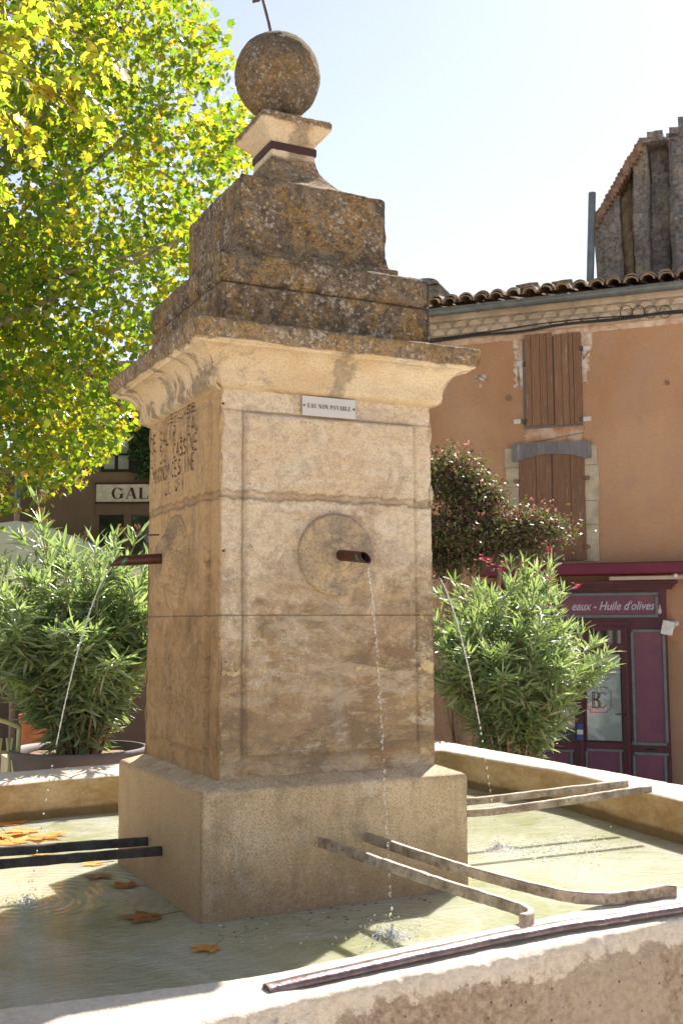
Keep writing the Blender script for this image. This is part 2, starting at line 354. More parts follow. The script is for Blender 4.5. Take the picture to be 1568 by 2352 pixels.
def mat_water():
    n = NT('milky_green_water', .03, 1.0); n.p.inputs['IOR'].default_value = 1.33
    X = n.xyz()
    h = n.ma('MULTIPLY', n.noise(5, 3, .5, v=n.map((1, 1.6, 1), rot=(0, 0, .5)), dis=1.2), .5)
    h = n.ma('ADD', h, n.ma('MULTIPLY', n.noise(16, 4, .6, v=n.map((1, 1.8, 1), rot=(0, 0, .5)), dis=1.8), .30))
    ld = n.nd('ShaderNodeVectorMath', operation='DISTANCE'); n.put(ld.inputs[0], n.map((1, 1, 0))); ld.inputs[1].default_value = (-1.25, -.85, 0)
    lw_ = n.ramp(ld.outputs['Value'], (.35, 1.), (.85, 0.))
    wv = n.ma('ADD', n.noise(9, 4, .6, v=n.map((1, 2.6, 1), rot=(0, 0, .25)), dis=2.2), n.ma('MULTIPLY', n.noise(30, 3, .6, v=n.map((1, 2.0, 1), rot=(0, 0, .25)), dis=1.5), .35))
    h = n.ma('ADD', h, n.ma('MULTIPLY', n.ma('MULTIPLY', wv, lw_), 4.5))
    foam = None
    for i, (cx, cy) in enumerate(SPL):
        d = n.nd('ShaderNodeVectorMath', operation='DISTANCE'); n.put(d.inputs[0], n.map((1, 1, 0))); d.inputs[1].default_value = (cx, cy, 0)
        dd = n.ma('ADD', d.outputs['Value'], n.ma('MULTIPLY', n.noise(4, 4, .6), .11))
        fo = n.ma('MULTIPLY', n.ma('POWER', 2.718, n.ma('MULTIPLY', dd, -3.0 if i == 2 else -4.5)), n.ramp(n.noise(5, 4, .6, v=n.map(loc=(i, 2, 2))), (.38, .15), (.62, 1.)))
        rp = n.ma('MULTIPLY', n.ma('SINE', n.ma('MULTIPLY', dd, 2*math.pi/.042)), fo)
        h = n.ma('ADD', h, n.ma('MULTIPLY', rp, .50 if i == 2 else .18))
        ch = n.ma('MULTIPLY', n.noise(45, 4, .7), n.ma('POWER', 2.718, n.ma('MULTIPLY', dd, -7.0)))
        h = n.ma('ADD', h, n.ma('MULTIPLY', ch, .9))
        f = n.ramp(n.ma('ADD', dd, n.ma('MULTIPLY', n.ma('SUBTRACT', n.noise(60, 4, .8), .5), .16)), (.02, 1.), (.06, 0.))
        foam = f if foam is None else n.ma('MAXIMUM', foam, f)
    c = n.mix(n.ramp(n.noise(1.6, 3, .5, dis=.6), (.35, 0.), (.65, 1.)), (.31, .32, .18), (.43, .43, .32))
    sw = n.ramp(n.noise(2.2, 5, .65, dis=1.2), (.42, 0.), (.62, .6))
    c = n.mix(sw, c, (.51, .51, .44))
    c = n.mix(n.ma('MULTIPLY', foam, .55), c, (.8, .82, .8))
    n.p.inputs['Subsurface Weight'].default_value = .85; n.p.inputs['Subsurface Radius'].default_value = (1, .95, .6); n.p.inputs['Subsurface Scale'].default_value = .11
    return n.fin(c, n.bump(h, .9, .014))
def mat_simple(name, col, rough=.6, spec=.3, metal=0, bscale=None, bst=.3, var=.25, vs=12, col2=None):
    n = NT(name, rough, spec); n.p.inputs['Metallic'].default_value = metal
    c2 = col2 or tuple(x*(1-var) for x in col)
    c = n.mix(n.ramp(n.noise(vs, 5, .7), (.38, 0.), (.62, 1.)), c2, col)
    return n.fin(c, n.bump(n.noise(bscale, 4, .7), bst, .006) if bscale else None)
def mat_leaf(name, cols, trans, tmix=.45, rough=.4, spec=.5):
    n = NT(name, rough, spec); r = n.rand()
    k = len(cols); c = n.ramp(r, *[(i/(k-1) if k > 1 else 0, cc) for i, cc in enumerate(cols)])
    k = len(trans); t = n.ramp(r, *[(i/(k-1) if k > 1 else 0, cc) for i, cc in enumerate(trans)])
    v = n.noise(14, 3, .6); c = n.mix(n.ramp(v, (.4, .35), (.6, 0.)), c, n.mix(.5, c, (.02, .03, .01)))
    n.fin(c)
    tr = n.nd('ShaderNodeBsdfTranslucent'); n.put(tr.inputs[0], t)
    mx = n.nd('ShaderNodeMixShader'); mx.inputs[0].default_value = tmix
    n.t.links.new(n.p.outputs[0], mx.inputs[1]); n.t.links.new(tr.outputs[0], mx.inputs[2]); n.t.links.new(mx.outputs[0], n.out.inputs[0])
    return n.m
def mat_glasswater(name='falling_water'):
    n = NT(name, .03, .5); n.p.inputs['IOR'].default_value = 1.33; n.p.inputs['Transmission Weight'].default_value = 1.0
    n.p.inputs['Base Color'].default_value = (.97, .98, 1, 1); return n.m
def mat_foam():
    n = NT('bubbly_water', .12, .6); n.p.inputs['IOR'].default_value = 1.33; n.p.inputs['Transmission Weight'].default_value = .30; n.p.inputs['Base Color'].default_value = (.97, .98, .98, 1); return n.m
def mat_iron(name, top=(.54, .44, .33), dark=(.17, .12, .08), rust=(.13, .07, .04)):
    n = NT(name, .55, .5); n.p.inputs['Metallic'].default_value = .1
    a = n.noise(14, 7, .8); c = n.mix(n.ramp(a, (.36, 0.), (.62, 1.)), dark, top)
    c = n.mix(n.ramp(n.noise(55, 5, .8, v=n.map(loc=(3, 0, 0))), (.56, 0.), (.62, .8)), c, rust)
    return n.fin(c, n.bump(n.noise(90, 4, .8), .6, .003))
def mat_copper():
    n = NT('oxidised_copper', .42, .5); n.p.inputs['Metallic'].default_value = .55
    c = n.mix(n.noise(25, 4, .7), (.055, .022, .018), (.13, .05, .035))
    att = n.nd('ShaderNodeAttribute', attribute_name='verd').outputs['Fac']
    f = n.ramp(n.ma('ADD', att, n.ma('MULTIPLY', n.ma('SUBTRACT', n.noise(60, 5, .8), .5), .8)), (.45, 0.), (.6, 1.))
    c = n.mix(f, c, (.075, .20, .13)); return n.fin(c, n.bump(n.noise(120, 3, .7), .3, .002))
def mat_plaster():
    n = NT('orange_lime_render', .93, .1); X = n.xyz()
    c = n.mix(n.ramp(n.noise(.55, 5, .62, dis=.5), (.38, 0.), (.64, 1.)), (.355, .19, .108), (.44, .27, .17))
    c = n.mix(n.ramp(n.noise(3, 6, .7, v=n.map((1, 1, .6))), (.5, 0.), (.64, .7)), c, (.38, .24, .17))
    c = n.mix(n.ramp(n.noise(2.1, 6, .75, v=n.map(loc=(4, 3, 1))), (.665, 0.), (.675, .7)), c, (.58, .45, .34))
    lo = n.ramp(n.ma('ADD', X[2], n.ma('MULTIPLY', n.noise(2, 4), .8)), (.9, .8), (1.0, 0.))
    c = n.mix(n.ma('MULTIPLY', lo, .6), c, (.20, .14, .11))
    c = n.mix(n.ramp(n.noise(60, 3, .7), (.35, .35), (.5, 0.)), c, (.25, .12, .06))
    return n.fin(c, n.bump(n.noise(30, 6, .75), .35, .01))
def mat_wood(name, a, b, peel=(.42, .42, .45), amt=.6):
    n = NT(name, .75, .2); r = n.rand()
    g = n.noise(9, 6, .7, v=n.map((6, 6, .5)), dis=.4)
    c = n.mix(n.ramp(g, (.35, 0.), (.65, 1.)), a, b)
    c = n.mix(n.ma('MULTIPLY', r, .35), c, tuple(x*.55 for x in a))
    p = n.ramp(n.noise(7, 6, .75, v=n.map((5, 5, .35), loc=(3, 2, 7))), (.62, 0.), (.65, 1.))
    c = n.mix(n.ma('MULTIPLY', p, amt), c, peel)
    return n.fin(c, n.bump(g, .5, .006))
def mat_tower():
    n = NT('old_grey_masonry', .95, .1)
    a = n.noise(5, 8, .82, v=n.map((1, 1, .8)), dis=.5); b = n.noise(16, 6, .8)
    c = n.mix(n.ramp(a, (.42, 0.), (.60, 1.)), (.20, .18, .19), (.42, .37, .35))
    v = n.voro(3.2, n.warp(3, .25, n.map((1, 1, 2.0))), out=1); vv = n.ma('MULTIPLY', n.xyz(v)[0], 1.0); c = n.mix(.45, c, n.ramp(vv, (0., (.17, .15, .15)), (.6, (.33, .29, .27)), (1., (.46, .41, .36))))
    c = n.mix(n.ramp(n.voro(3.2, n.warp(3, .25, n.map((1, 1, 2.0))), feat='DISTANCE_TO_EDGE'), (.0, .5), (.06, 0.)), c, (.12, .11, .11))
    c = n.mix(n.ramp(n.noise(1.3, 6, .75, v=n.map((2, 2, .8))), (.52, 0.), (.58, .6)), c, (.44, .36, .25))
    c = n.mix(n.ramp(b, (.40, .85), (.50, 0.)), c, (.10, .09, .095))
    c = n.mix(n.ramp(n.noise(30, 5, .85), (.56, 0.), (.64, .6)), c, (.50, .46, .43))
    return n.fin(c, n.bump(n.ma('ADD', a, n.ma('MULTIPLY', b, .6)), 1.0, .08))
def mat_tile():
    n = NT('canal_roof_tile', .9, .15); r = n.rand()
    c = n.ramp(r, (0, (.30, .16, .09)), (.4, (.36, .24, .15)), (.75, (.24, .17, .12)), (1, (.40, .29, .20)))
    c = n.mix(n.ramp(n.noise(9, 6, .75), (.45, 0.), (.6, .8)), c, (.16, .145, .125))
    c = n.mix(n.ramp(n.noise(16, 5, .8, v=n.map(loc=(2, 2, 2))), (.6, 0.), (.66, .8)), c, (.42, .38, .30))
    return n.fin(c, n.bump(n.noise(40, 4, .7), .5, .01))
def mat_glass(name, col, rough=.05):
    n = NT(name, rough, .9); n.p.inputs['Coat Weight'].default_value = .6
    c = n.mix(n.ramp(n.noise(2.2, 4, .6, v=n.map((1, 1, 1.6)), dis=1), (.45, 0.), (.62, 1.)), col, tuple(min(1, x*1.7) for x in col))
    return n.fin(c)
MS = dict(ball=mat_lichen('dark_lichen_stone', .40),
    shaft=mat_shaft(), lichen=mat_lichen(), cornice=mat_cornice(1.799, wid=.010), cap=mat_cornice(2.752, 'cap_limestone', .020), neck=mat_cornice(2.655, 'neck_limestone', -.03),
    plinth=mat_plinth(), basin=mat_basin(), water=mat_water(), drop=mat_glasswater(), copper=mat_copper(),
    iron=mat_iron('rusty_flat_iron'), darkiron=mat_iron('dark_pitted_iron', (.09, .08, .075), (.018, .017, .018), (.12, .05, .03)),
    rail=mat_simple('worn_purple_iron', (.23, .16, .165), .34, .6, .5, 60, .45, .5, 18, (.12, .08, .085)), band=mat_simple('oxide_painted_iron', (.055, .022, .022), .55, .4, .2, 60, .3),
    plate=mat_simple('brushed_plate', (.50, .48, .47), .42, .5, .25, 300, .05, .05), black=mat_simple('black_paint', (.012, .012, .012), .6), screw=mat_simple('steel_screw', (.22, .21, .20), .4, .5, .6),
    plaster=mat_plaster(), cream=mat_simple('cream_lime_plaster', (.52, .42, .33), .95, .1, 0, 30, .5, .35, 3), peel=None,
    shut1=mat_wood('faded_brown_shutter_wood', (.19, .10, .06), (.27, .155, .10), amt=.5), shut2=mat_wood('peeling_shutter_wood', (.15, .075, .045), (.25, .145, .095), (.40, .36, .34), .8),
    lintel=mat_wood('grey_oak_lintel', (.13, .125, .135), (.21, .20, .21)), cutstone=mat_simple('dressed_stone', (.47, .40, .30), .9, .1, 0, 25, .5, .3, 4),
    zinc=mat_simple('zinc_gutter', (.16, .18, .19), .45, .5, .5, 20, .1, .3, 5), cable=mat_simple('black_cable', (.03, .03, .032), .6), tile=mat_tile(), tower=mat_tower(),
    yel=mat_simple('yellowish_render', (.33, .25, .15), .95, .1, 0, 14, .8, .5, 5), brick=mat_simple('brick_verge', (.27, .165, .115), .9, .1, 0, 20, .6, .5, 9),
    maroon=mat_simple('maroon_paint', (.085, .020, .032), .5, .4, 0, 60, .08, .25, 4), mpanel=mat_simple('faded_plum_panel', (.17, .062, .088), .5, .35, 0, 70, .1, .3, 2.5, (.125, .045, .085)),
    moul=mat_simple('blue_grey_moulding', (.13, .16, .17), .5, .4), dmar=mat_simple('crimson_awning_case', (.135, .010, .035), .45, .4, 0, None, 0, .2, 2),
    white=mat_simple('white_paint', (.62, .62, .61), .5, .4), letter=mat_simple('pale_lettering', (.48, .45, .55), .6), frost=mat_glass('frosted_door_glass', (.20, .245, .25), .12),
    dglass=mat_glass('dark_glass', (.012, .014, .018), .06), logo=mat_simple('brown_decal', (.10, .05, .05), .6), blue=mat_simple('blue_sticker', (.03, .09, .30), .5),
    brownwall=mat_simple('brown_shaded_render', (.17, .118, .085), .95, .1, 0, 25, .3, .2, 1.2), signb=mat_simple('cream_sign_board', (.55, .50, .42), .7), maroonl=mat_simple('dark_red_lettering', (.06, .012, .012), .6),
    dshut=mat_simple('black_green_shutter', (.012, .015, .013), .6), pane=mat_glass('window_pane', (.20, .21, .20), .08),
    canvas=mat_simple('cream_canvas', (.84, .78, .70), .9, .1, 0, 40, .2, .08), alu=mat_simple('parasol_wood', (.28, .15, .08), .6), knob=mat_simple('pink_clay_knob', (.42, .24, .20), .7),
    pot=mat_simple('grey_brown_planter', (.13, .105, .105), .6, .35, 0, 80, .1, .12), soil=mat_simple('mulched_soil', (.16, .09, .055), .95, .1, 0, 30, 1.0, .6, 60, (.40, .28, .20)), terra=mat_simple('terracotta', (.40, .13, .06), .85),
    ychair=mat_simple('pale_yellow_metal', (.52, .50, .22), .45, .5, 0, 40, .15, .1), bark=mat_simple('plane_bark', (.30, .25, .18), .9, .1, 0, 20, .6, .5, 6), stem=mat_simple('tan_stem', (.34, .22, .145), .8, .2, 0, 60, .3, .3, 14),
    gravel=mat_simple('pale_gravel_ground', (.74, .64, .52), .95, .1, 0, 40, .8, .3, 3), cloth=mat_simple('blue_cushion', (.03, .035, .20), .8),
    flower=mat_simple('magenta_petal', (.75, .03, .16), .6, .2), bud=mat_simple('dry_brown_buds', (.30, .13, .05), .8),
    foam=mat_foam(),
    pl=mat_leaf('plane_leaf', [(.028, .065, .010), (.04, .10, .012), (.055, .12, .014), (.08, .14, .016), (.17, .16, .02)], [(.20, .36, .014), (.30, .48, .018), (.46, .60, .02), (.66, .68, .03), (.80, .56, .03)], .46, .38, .5),
    pln=mat_leaf('near_plane_leaf', [(.08, .13, .015), (.14, .17, .02), (.20, .18, .02), (.28, .16, .03)], [(.36, .54, .03), (.50, .62, .04), (.68, .70, .05), (.78, .60, .05)], .56, .45, .45),
    ol=mat_leaf('oleander_leaf', [(.075, .12, .07), (.13, .185, .11), (.21, .265, .17), (.31, .36, .25)], [(.30, .46, .09), (.42, .58, .14), (.54, .64, .20)], .36, .40, 1.0),
    ph=mat_leaf('purple_green_leaf', [(.045, .03, .03), (.08, .12, .04), (.13, .17, .05), (.12, .05, .06), (.07, .04, .05)], [(.10, .06, .03), (.16, .20, .03), (.25, .10, .08)], .3, .5, .35),
    pht=mat_leaf('pink_young_leaf', [(.42, .12, .14), (.50, .20, .18), (.34, .13, .09)], [(.70, .28, .26), (.62, .30, .20)], .35, .4, .4),
    ivy=mat_leaf('ivy_leaf', [(.018, .045, .012), (.03, .07, .015)], [(.05, .12, .02), (.08, .16, .02)], .3, .45, .4),
    fl=mat_leaf('dry_floating_leaf', [(.72, .27, .04), (.62, .20, .03), (.78, .38, .09), (.50, .17, .03)], [(.6, .25, .04), (.7, .3, .05)], .25, .6, .3),
    fld=mat_simple('wet_brown_leaf', (.36, .14, .045), .4, .5, 0, 60, .4, .6, 25), crumb=mat_simple('leaf_crumbs', (.16, .07, .03), .7), crumbp=mat_simple('pale_leaf_crumbs', (.65, .50, .38), .7),
)
MS['peel'] = mat_simple('peeling_whitewash', (.62, .53, .46), .95, .1, 0, 30, .5, .3, 7, (.42, .26, .18))

# ------------------------------------------------------------ ground (drops away towards the houses)
def gz(p):
    d = (np.array(p[:2])-EYE[:2])@H0[:2]
    return -.70 - .85*min(1, max(0, (d-5.2)/7.0))
n = 90; xs = np.concatenate([np.linspace(-150, -16, 14), np.linspace(-15, 22, n), np.linspace(23, 150, 14)])
V = []; 
for y in xs:
    for x in xs: V.append((x, y, gz((x, y))+.01*mnoise.noise(Vector((x, y, 0)))))
k = len(xs); Fc = [(j*k+i, j*k+i+1, (j+1)*k+i+1, (j+1)*k+i) for j in range(k-1) for i in range(k-1)]
tag(mk('ground', V, Fc, MS['gravel'], origin=(0, 0, 0)), kind='structure')

# ------------------------------------------------------------ fountain pillar
def square_loft(name, prof, n, mat, parent, rc=.006, amp=.003, sc=9, edge=1.0, hf=None, dz=.012, cap=True, chip=.0, ctr=(0, 0)):
    """prof: list of (half width, z), densified; each ring a square with slightly rounded corners"""
    P = []
    for a, b in zip(prof[:-1], prof[1:]):
        m = max(1, int(math.ceil(math.hypot(a[0]-b[0], a[1]-b[1])/dz)))
        for i in range(m): t = i/m; P.append((a[0]*(1-t)+b[0]*t, a[1]*(1-t)+b[1]*t))
    P.append(prof[-1])
    V = []; per = 4*n
    for (h, z) in P:
        for k in range(4):
            for i in range(n):
                s = -1+2*i/n; s = 1.35*s-.35*s**3
                x, y = s*h, -h
                cd_ = h*(1-abs(s)); # distance to corner along side
                if cd_ < rc: y += (rc-cd_)*.42
                if hf is not None: y -= hf(k, s*h, z)
                for _ in range(k): x, y = -y, x
                V.append((x+ctr[0], y+ctr[1], z))
    V = np.array(V); m = len(P)
    G = V.reshape(m, per, 3)
    du = np.roll(G, -1, 1)-np.roll(G, 1, 1)
    dv = np.empty_like(G); dv[1:-1] = G[2:]-G[:-2]; dv[0] = G[1]-G[0]; dv[-1] = G[-1]-G[-2]
    N = np.cross(du, dv); N /= np.linalg.norm(N, axis=2, keepdims=True)+1e-12
    disp = np.empty((m, per))
    for j in range(m):
        for i in range(per):
            p = G[j, i]; q = i % n; sq = -1+2*q/n; cdist = (1-abs(1.35*sq-.35*sq**3))/2
            d = amp*(fbm(p, sc)+.45*fbm(p, sc*5, 2))
            if chip and cdist < .02:
                c = mnoise.noise(Vector(p*14)); d -= chip*max(0, c-.1)*(1-cdist/.02)*.9
            disp[j, i] = d
    G = G+N*disp[..., None]
    V = G.reshape(-1, 3).tolist(); Fc = []
    for j in range(m-1):
        for i in range(per):
            i2 = (i+1) % per; Fc.append((j*per+i, j*per+i2, (j+1)*per+i2, (j+1)*per+i))
    if cap:
        for row, flip in ((0, True), (m-1, False)):
            z = G[row, :, 2].mean(); V.append((ctr[0], ctr[1], z)); c = len(V)-1
            for i in range(per):
                i2 = (i+1) % per; f = (row*per+i, row*per+i2, c); Fc.append(f[::-1] if flip else f)
    return mk(name, V, Fc, mat, parent, smooth=True)

pil = empty('fountain_pillar', (0, 0, -.45), 'tall square limestone fountain pillar topped by a stone ball, standing in the basin', 'fountain')
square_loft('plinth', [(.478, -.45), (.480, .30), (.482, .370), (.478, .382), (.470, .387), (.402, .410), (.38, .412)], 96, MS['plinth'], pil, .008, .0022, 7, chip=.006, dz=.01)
sst = lambda x: max(0, min(1, x))**2*(3-2*max(0, min(1, x)))
def hshaft(k, a, z):
    if k == 0: a0, a1, z0, z1 = -.312, .325, .475, 1.597
    elif k == 3: a0, a1, z0, z1 = -.33, .31, .485, 1.632     # left face: a runs from back (-) to front (+)
    else: return 0
    wob = .004*mnoise.noise(Vector((a*3, z*3, k)))
    s = min(a-a0, a1-a, z-z0, z1-z)+wob
    h = .013*sst((s+.001)/.007)-.007*math.exp(-((s+.004)/.006)**2)
    j = (.005+.005*mnoise.noise(Vector((a*13, k, 5))))*math.exp(-((z-1.32-.014*mnoise.noise(Vector((a*11, k, 1))))/(.008+.005*mnoise.noise(Vector((a*17, k, 9)))))**2)+.002*math.exp(-((z-.928)/.004)**2)
    sc_ = 0
    if z < 1.33 and z > .6: sc_ = .006*max(0, mnoise.noise(Vector((a*9, z*5, 4+k))))*(1.6 if k == 3 else .5)
    return h-j-sc_
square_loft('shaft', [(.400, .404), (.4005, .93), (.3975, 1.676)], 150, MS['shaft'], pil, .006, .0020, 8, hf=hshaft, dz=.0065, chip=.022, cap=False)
# cornice: cyma below, flat lichen covered fascia on top
cyma = [(.3985, 1.668), (.412, 1.672), (.424, 1.677), (.431, 1.684), (.433, 1.695)]
for i in range(13):
    t = i/12*math.pi/2; cyma.append((.434+.073*(1-math.cos(t))**1.0, 1.702+.090*math.sin(t)))
cyma += [(.510, 1.798), (.518, 1.801), (.524, 1.806), (.531, 1.828), (.534, 1.850), (.5335, 1.856), (.531, 1.862), (.527, 1.866), (.520, 1.868), (.50, 1.870), (.395, 1.885)]
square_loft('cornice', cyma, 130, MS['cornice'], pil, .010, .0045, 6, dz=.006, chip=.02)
square_loft('lower_block', [(.390, 1.868), (.3985, 1.872), (.399, 2.022), (.396, 2.028), (.388, 2.031), (.37, 2.032)], 90, MS['lichen'], pil, .010, .0032, 10, chip=.012, dz=.008)
tor = [(.37, 2.026), (.378, 2.034)]
for i in range(7):
    a = -math.pi/2+math.pi/2*i/6; tor.append((.381+.021*math.cos(a), 2.056+.021*math.sin(a)))
for i in range(8):
    a = math.pi/2*i/7; tor.append((.374+.028*math.cos(a), 2.118+.028*math.sin(a)))
tor += [(.31, 2.150)]
square_loft('torus_moulding', tor, 90, MS['lichen'], pil, .016, .0032, 10, chip=.01, dz=.007)
square_loft('fillet_moulding', [(.318, 2.13), (.320, 2.145), (.320, 2.184), (.317, 2.189), (.308, 2.191), (.297, 2.197), (.290, 2.212), (.286, 2.235)], 80, MS['lichen'], pil, .008, .0025, 12, chip=.006, dz=.007)
square_loft('upper_block', [(.285, 2.225), (.286, 2.450), (.284, 2.457), (.280, 2.463), (.272, 2.467), (.25, 2.470)], 80, MS['lichen'], pil, .010, .0035, 9, chip=.012, dz=.008)
nk = []
for i in range(15):
    t = i/14; nk.append((.088+.160*(1-t)**2.6, 2.466+.225*t))
nk += [(.0885, 2.71)]
square_loft('neck', nk, 40, MS['neck'], pil, .006, .003, 14, chip=.0, dz=.008)
CX, CY = -.012, -.004
cp = [(.086, 2.700), (.092, 2.706), (.100, 2.716), (.112, 2.728), (.124, 2.742), (.134, 2.752), (.141, 2.760), (.144, 2.772), (.143, 2.784), (.136, 2.792), (.09, 2.812), (.05, 2.83)]
square_loft('cap', cp, 56, MS['cap'], pil, .012, .0035, 14, dz=.006, ctr=(CX*.5, CY))
bd = MB()
def ringbar(h, z0, z1, t):
    for k in range(4):
        P = []
        for (x, y, z) in [(-h-t, -h-t, z0), (h+t, -h-t, z0), (h, -h, z0), (-h, -h, z0), (-h-t, -h-t, z1), (h+t, -h-t, z1), (h, -h, z1), (-h, -h, z1)]:
            for _ in range(k): x, y = -y, x
            P.append((x, y, z))
        bd.box8(P)
ringbar(.0865, 2.668, 2.697, .008)
o = bd.build('iron_band', MS['band'], pil); 
bv = o.modifiers.new('b', 'BEVEL'); bv.width = .002; bv.segments = 2
# ball
nb, mb_ = 96, 64; V = []; BR = .166; BC = np.array([-.028, 0, 3.002])
for j in range(mb_+1):
    th = math.pi*j/mb_
    for i in range(nb):
        a = 2*math.pi*i/nb; d = np.array([math.sin(th)*math.cos(a), math.sin(th)*math.sin(a), math.cos(th)])
        V.append(BC+d*(BR+.004*fbm(BC+d*BR, 7)+.0022*fbm(BC+d*BR, 40, 2)))
Fc = [(j*nb+i, (j+1)*nb+i, (j+1)*nb+(i+1) % nb, j*nb+(i+1) % nb) for j in range(mb_) for i in range(nb)]
mk('ball_finial', V, Fc, MS['ball'], pil, smooth=True)
# iron rod and little pennant above the ball
def ony(px, py, y): v = ray(px, py); return EYE+v*((y-EYE[1])/v[1])
a_, b_ = ony(624, 84, 0), ony(603, -4, 0); m_ = ony(617, 50, 0); t_ = a_+(b_-a_)*3.0
rd = MB().tube([a_-np.array([0, 0, .03]), a_, m_, b_, t_], .0065, 8)
rod = rd.build('iron_rod', MS['darkiron'], pil, smooth=True)
c_ = ony(581, 6, 0); d = b_-a_; d /= np.linalg.norm(d)
e1 = c_+np.array([.03, 0, .015]); 
fl = MB().box8([c_, c_+np.array([0, .006, 0]), e1+np.array([0, .006, 0]), e1, c_+np.array([.0, 0, .10]), c_+np.array([.0, .006, .10]), c_+np.array([.05, .006, .13]), c_+np.array([.05, 0, .13])])
fl.tube([c_+np.array([.02, .003, .08]), a_+(b_-a_)*1.9], .004, 6)
fl.build('wrought_ornament', MS['darkiron'], rod)
def lathe(center, axis, prof, n, mat, parent, name, ecc=1.0, amp=.0015):
    ax = np.array(axis, float); up = np.array([0, 0, 1.]); sd = np.cross(up, ax); V = []
    for (r, h) in prof:
        for k in range(n):
            a = 2*math.pi*k/n; p = np.array(center)+ax*h+sd*math.cos(a)*r+up*math.sin(a)*r*ecc
            V.append(p+ax*amp*1.6*fbm(p, 16)+sd*amp*fbm(p+5, 12))
    Fc = [(j*n+k, j*n+(k+1) % n, (j+1)*n+(k+1) % n, (j+1)*n+k) for j in range(len(prof)-1) for k in range(n)]
    V.append(np.array(center)+ax*prof[-1][1]); c = len(V)-1; j = len(prof)-1
    Fc += [(j*n+k, j*n+(k+1) % n, c) for k in range(n)]
    return mk(name, V, Fc, mat, parent, smooth=True)
def dens(P, m=4):
    out = []
    for a, b in zip(P[:-1], P[1:]):
        for i in range(m): t = i/m; out.append((a[0]*(1-t)+b[0]*t, a[1]*(1-t)+b[1]*t))
    return out+[P[-1]]
for key_, ca_, cb_ in (('ros', (.28, .22, .165), (.46, .345, .215)), ('ros2', (.30, .20, .11), (.44, .30, .155))):
  n_ = NT('rosette_limestone', .88, .2)
  cc = n_.mix(n_.ramp(n_.noise(9, 6, .7, v=n_.map(loc=(0, 0, 3)), dis=.6), (.44, 0.), (.58, 1.)), ca_, cb_)
  cc = n_.mix(n_.ramp(n_.noise(110, 4, .8), (.38, .6), (.52, 0.)), cc, (.12, .095, .08))
  cc = n_.mix(n_.ramp(n_.noise(26, 5, .8), (.6, 0.), (.68, .7)), cc, (.55, .42, .25))
  MS[key_] = n_.fin(cc, n_.bump(n_.ma('ADD', n_.noise(30, 5, .7), n_.ma('MULTIPLY', n_.noise(140, 3), .4)), .8, .006))
r1 = lathe((.012, -.400, 1.130), (0, -1, 0), dens([(.140, -.004), (.139, .024), (.133, .031), (.114, .031), (.100, .027), (.085, .027), (.070, .031), (.062, .031), (.056, .028), (.050, .034), (.042, .044), (.028, .047), (.0, .047)]), 64, MS['ros'], pil, 'rosette')
r2 = lathe((-.400, .01, 1.120), (-1, 0, 0), dens([(.165, -.004), (.152, .014), (.130, .030), (.104, .038), (.088, .050), (.080, .062), (.066, .070), (.045, .071), (.0, .066)]), 64, MS['ros2'], pil, 'rosette', 1.1, .003)
r3 = lathe((.400, -.01, 1.120), (1, 0, 0), dens([(.150, -.005), (.12, .018), (.08, .035), (.05, .05), (.0, .05)]), 40, MS['ros'], pil, 'rosette')
def pipe(p0, p1, rad, parent, cutdir):
    p0, p1 = np.array(p0), np.array(p1); t = (p1-p0); Ln = np.linalg.norm(t); t /= Ln
    up = np.array([0, 0, 1.]); sd = np.cross(t, up); sd /= np.linalg.norm(sd); up = np.cross(sd, t); nn = 28; V = []; A = []
    segs = [0, .05, .1, .2, .4, .6, .75, .85, .92, 1.0]
    for rr, order in ((rad, segs), (rad*.86, segs[::-1])):
        for s in order:
            for k in range(nn):
                a = 2*math.pi*k/nn; off = sd*math.cos(a)+up*math.sin(a)
                cut = (-math.sin(a))*rad*.95 if s > .5 else 0
                V.append(p0+t*(Ln*s+cut*(s-.5)*2)+off*rr)
                w_ = max(0, 1-abs(s-.05)/.07)+max(0, 1-abs(s-.82)/.12)*(.9 if math.sin(a) < .5 else .5)
                A.append(min(1, w_))
    m = len(segs)*2; Fc = [(j*nn+k, j*nn+(k+1) % nn, (j+1)*nn+(k+1) % nn, (j+1)*nn+k) for j in range(m-1) for k in range(nn)]
    o = mk('spout_pipe', V, Fc, MS['copper'], parent, smooth=True)
    at_ = o.data.attributes.new('verd', 'FLOAT', 'POINT'); at_.data.foreach_set('value', A)
    return o
P1a, P1b = (.014, -.430, 1.129), (.034, -.590, 1.112)
P2a, P2b = (-.452, .008, 1.131), (-.628, .012, 1.118)
P3a, P3b = (.44, -.01, 1.125), (.612, -.045, 1.108)
pipe(P1a, P1b, .0185, pil, 0); pipe(P2a, P2b, .0185, pil, 0); pipe(P3a, P3b, .0185, pil, 0)
MB().tube([(-.46, .055, 1.218), (-.502, .060, 1.216)], .0035, 6).build('iron_pin', MS['darkiron'], pil)
# drilled plugs with verdigris
for (x, y, z) in [(-.388, -.399, 1.617), (-.385, -.402, 1.135)]:
    MB().tube([(x, y+.004, z), (x, y-.0045, z)], .004, 10).build('bronze_plug', MS['copper'], pil)

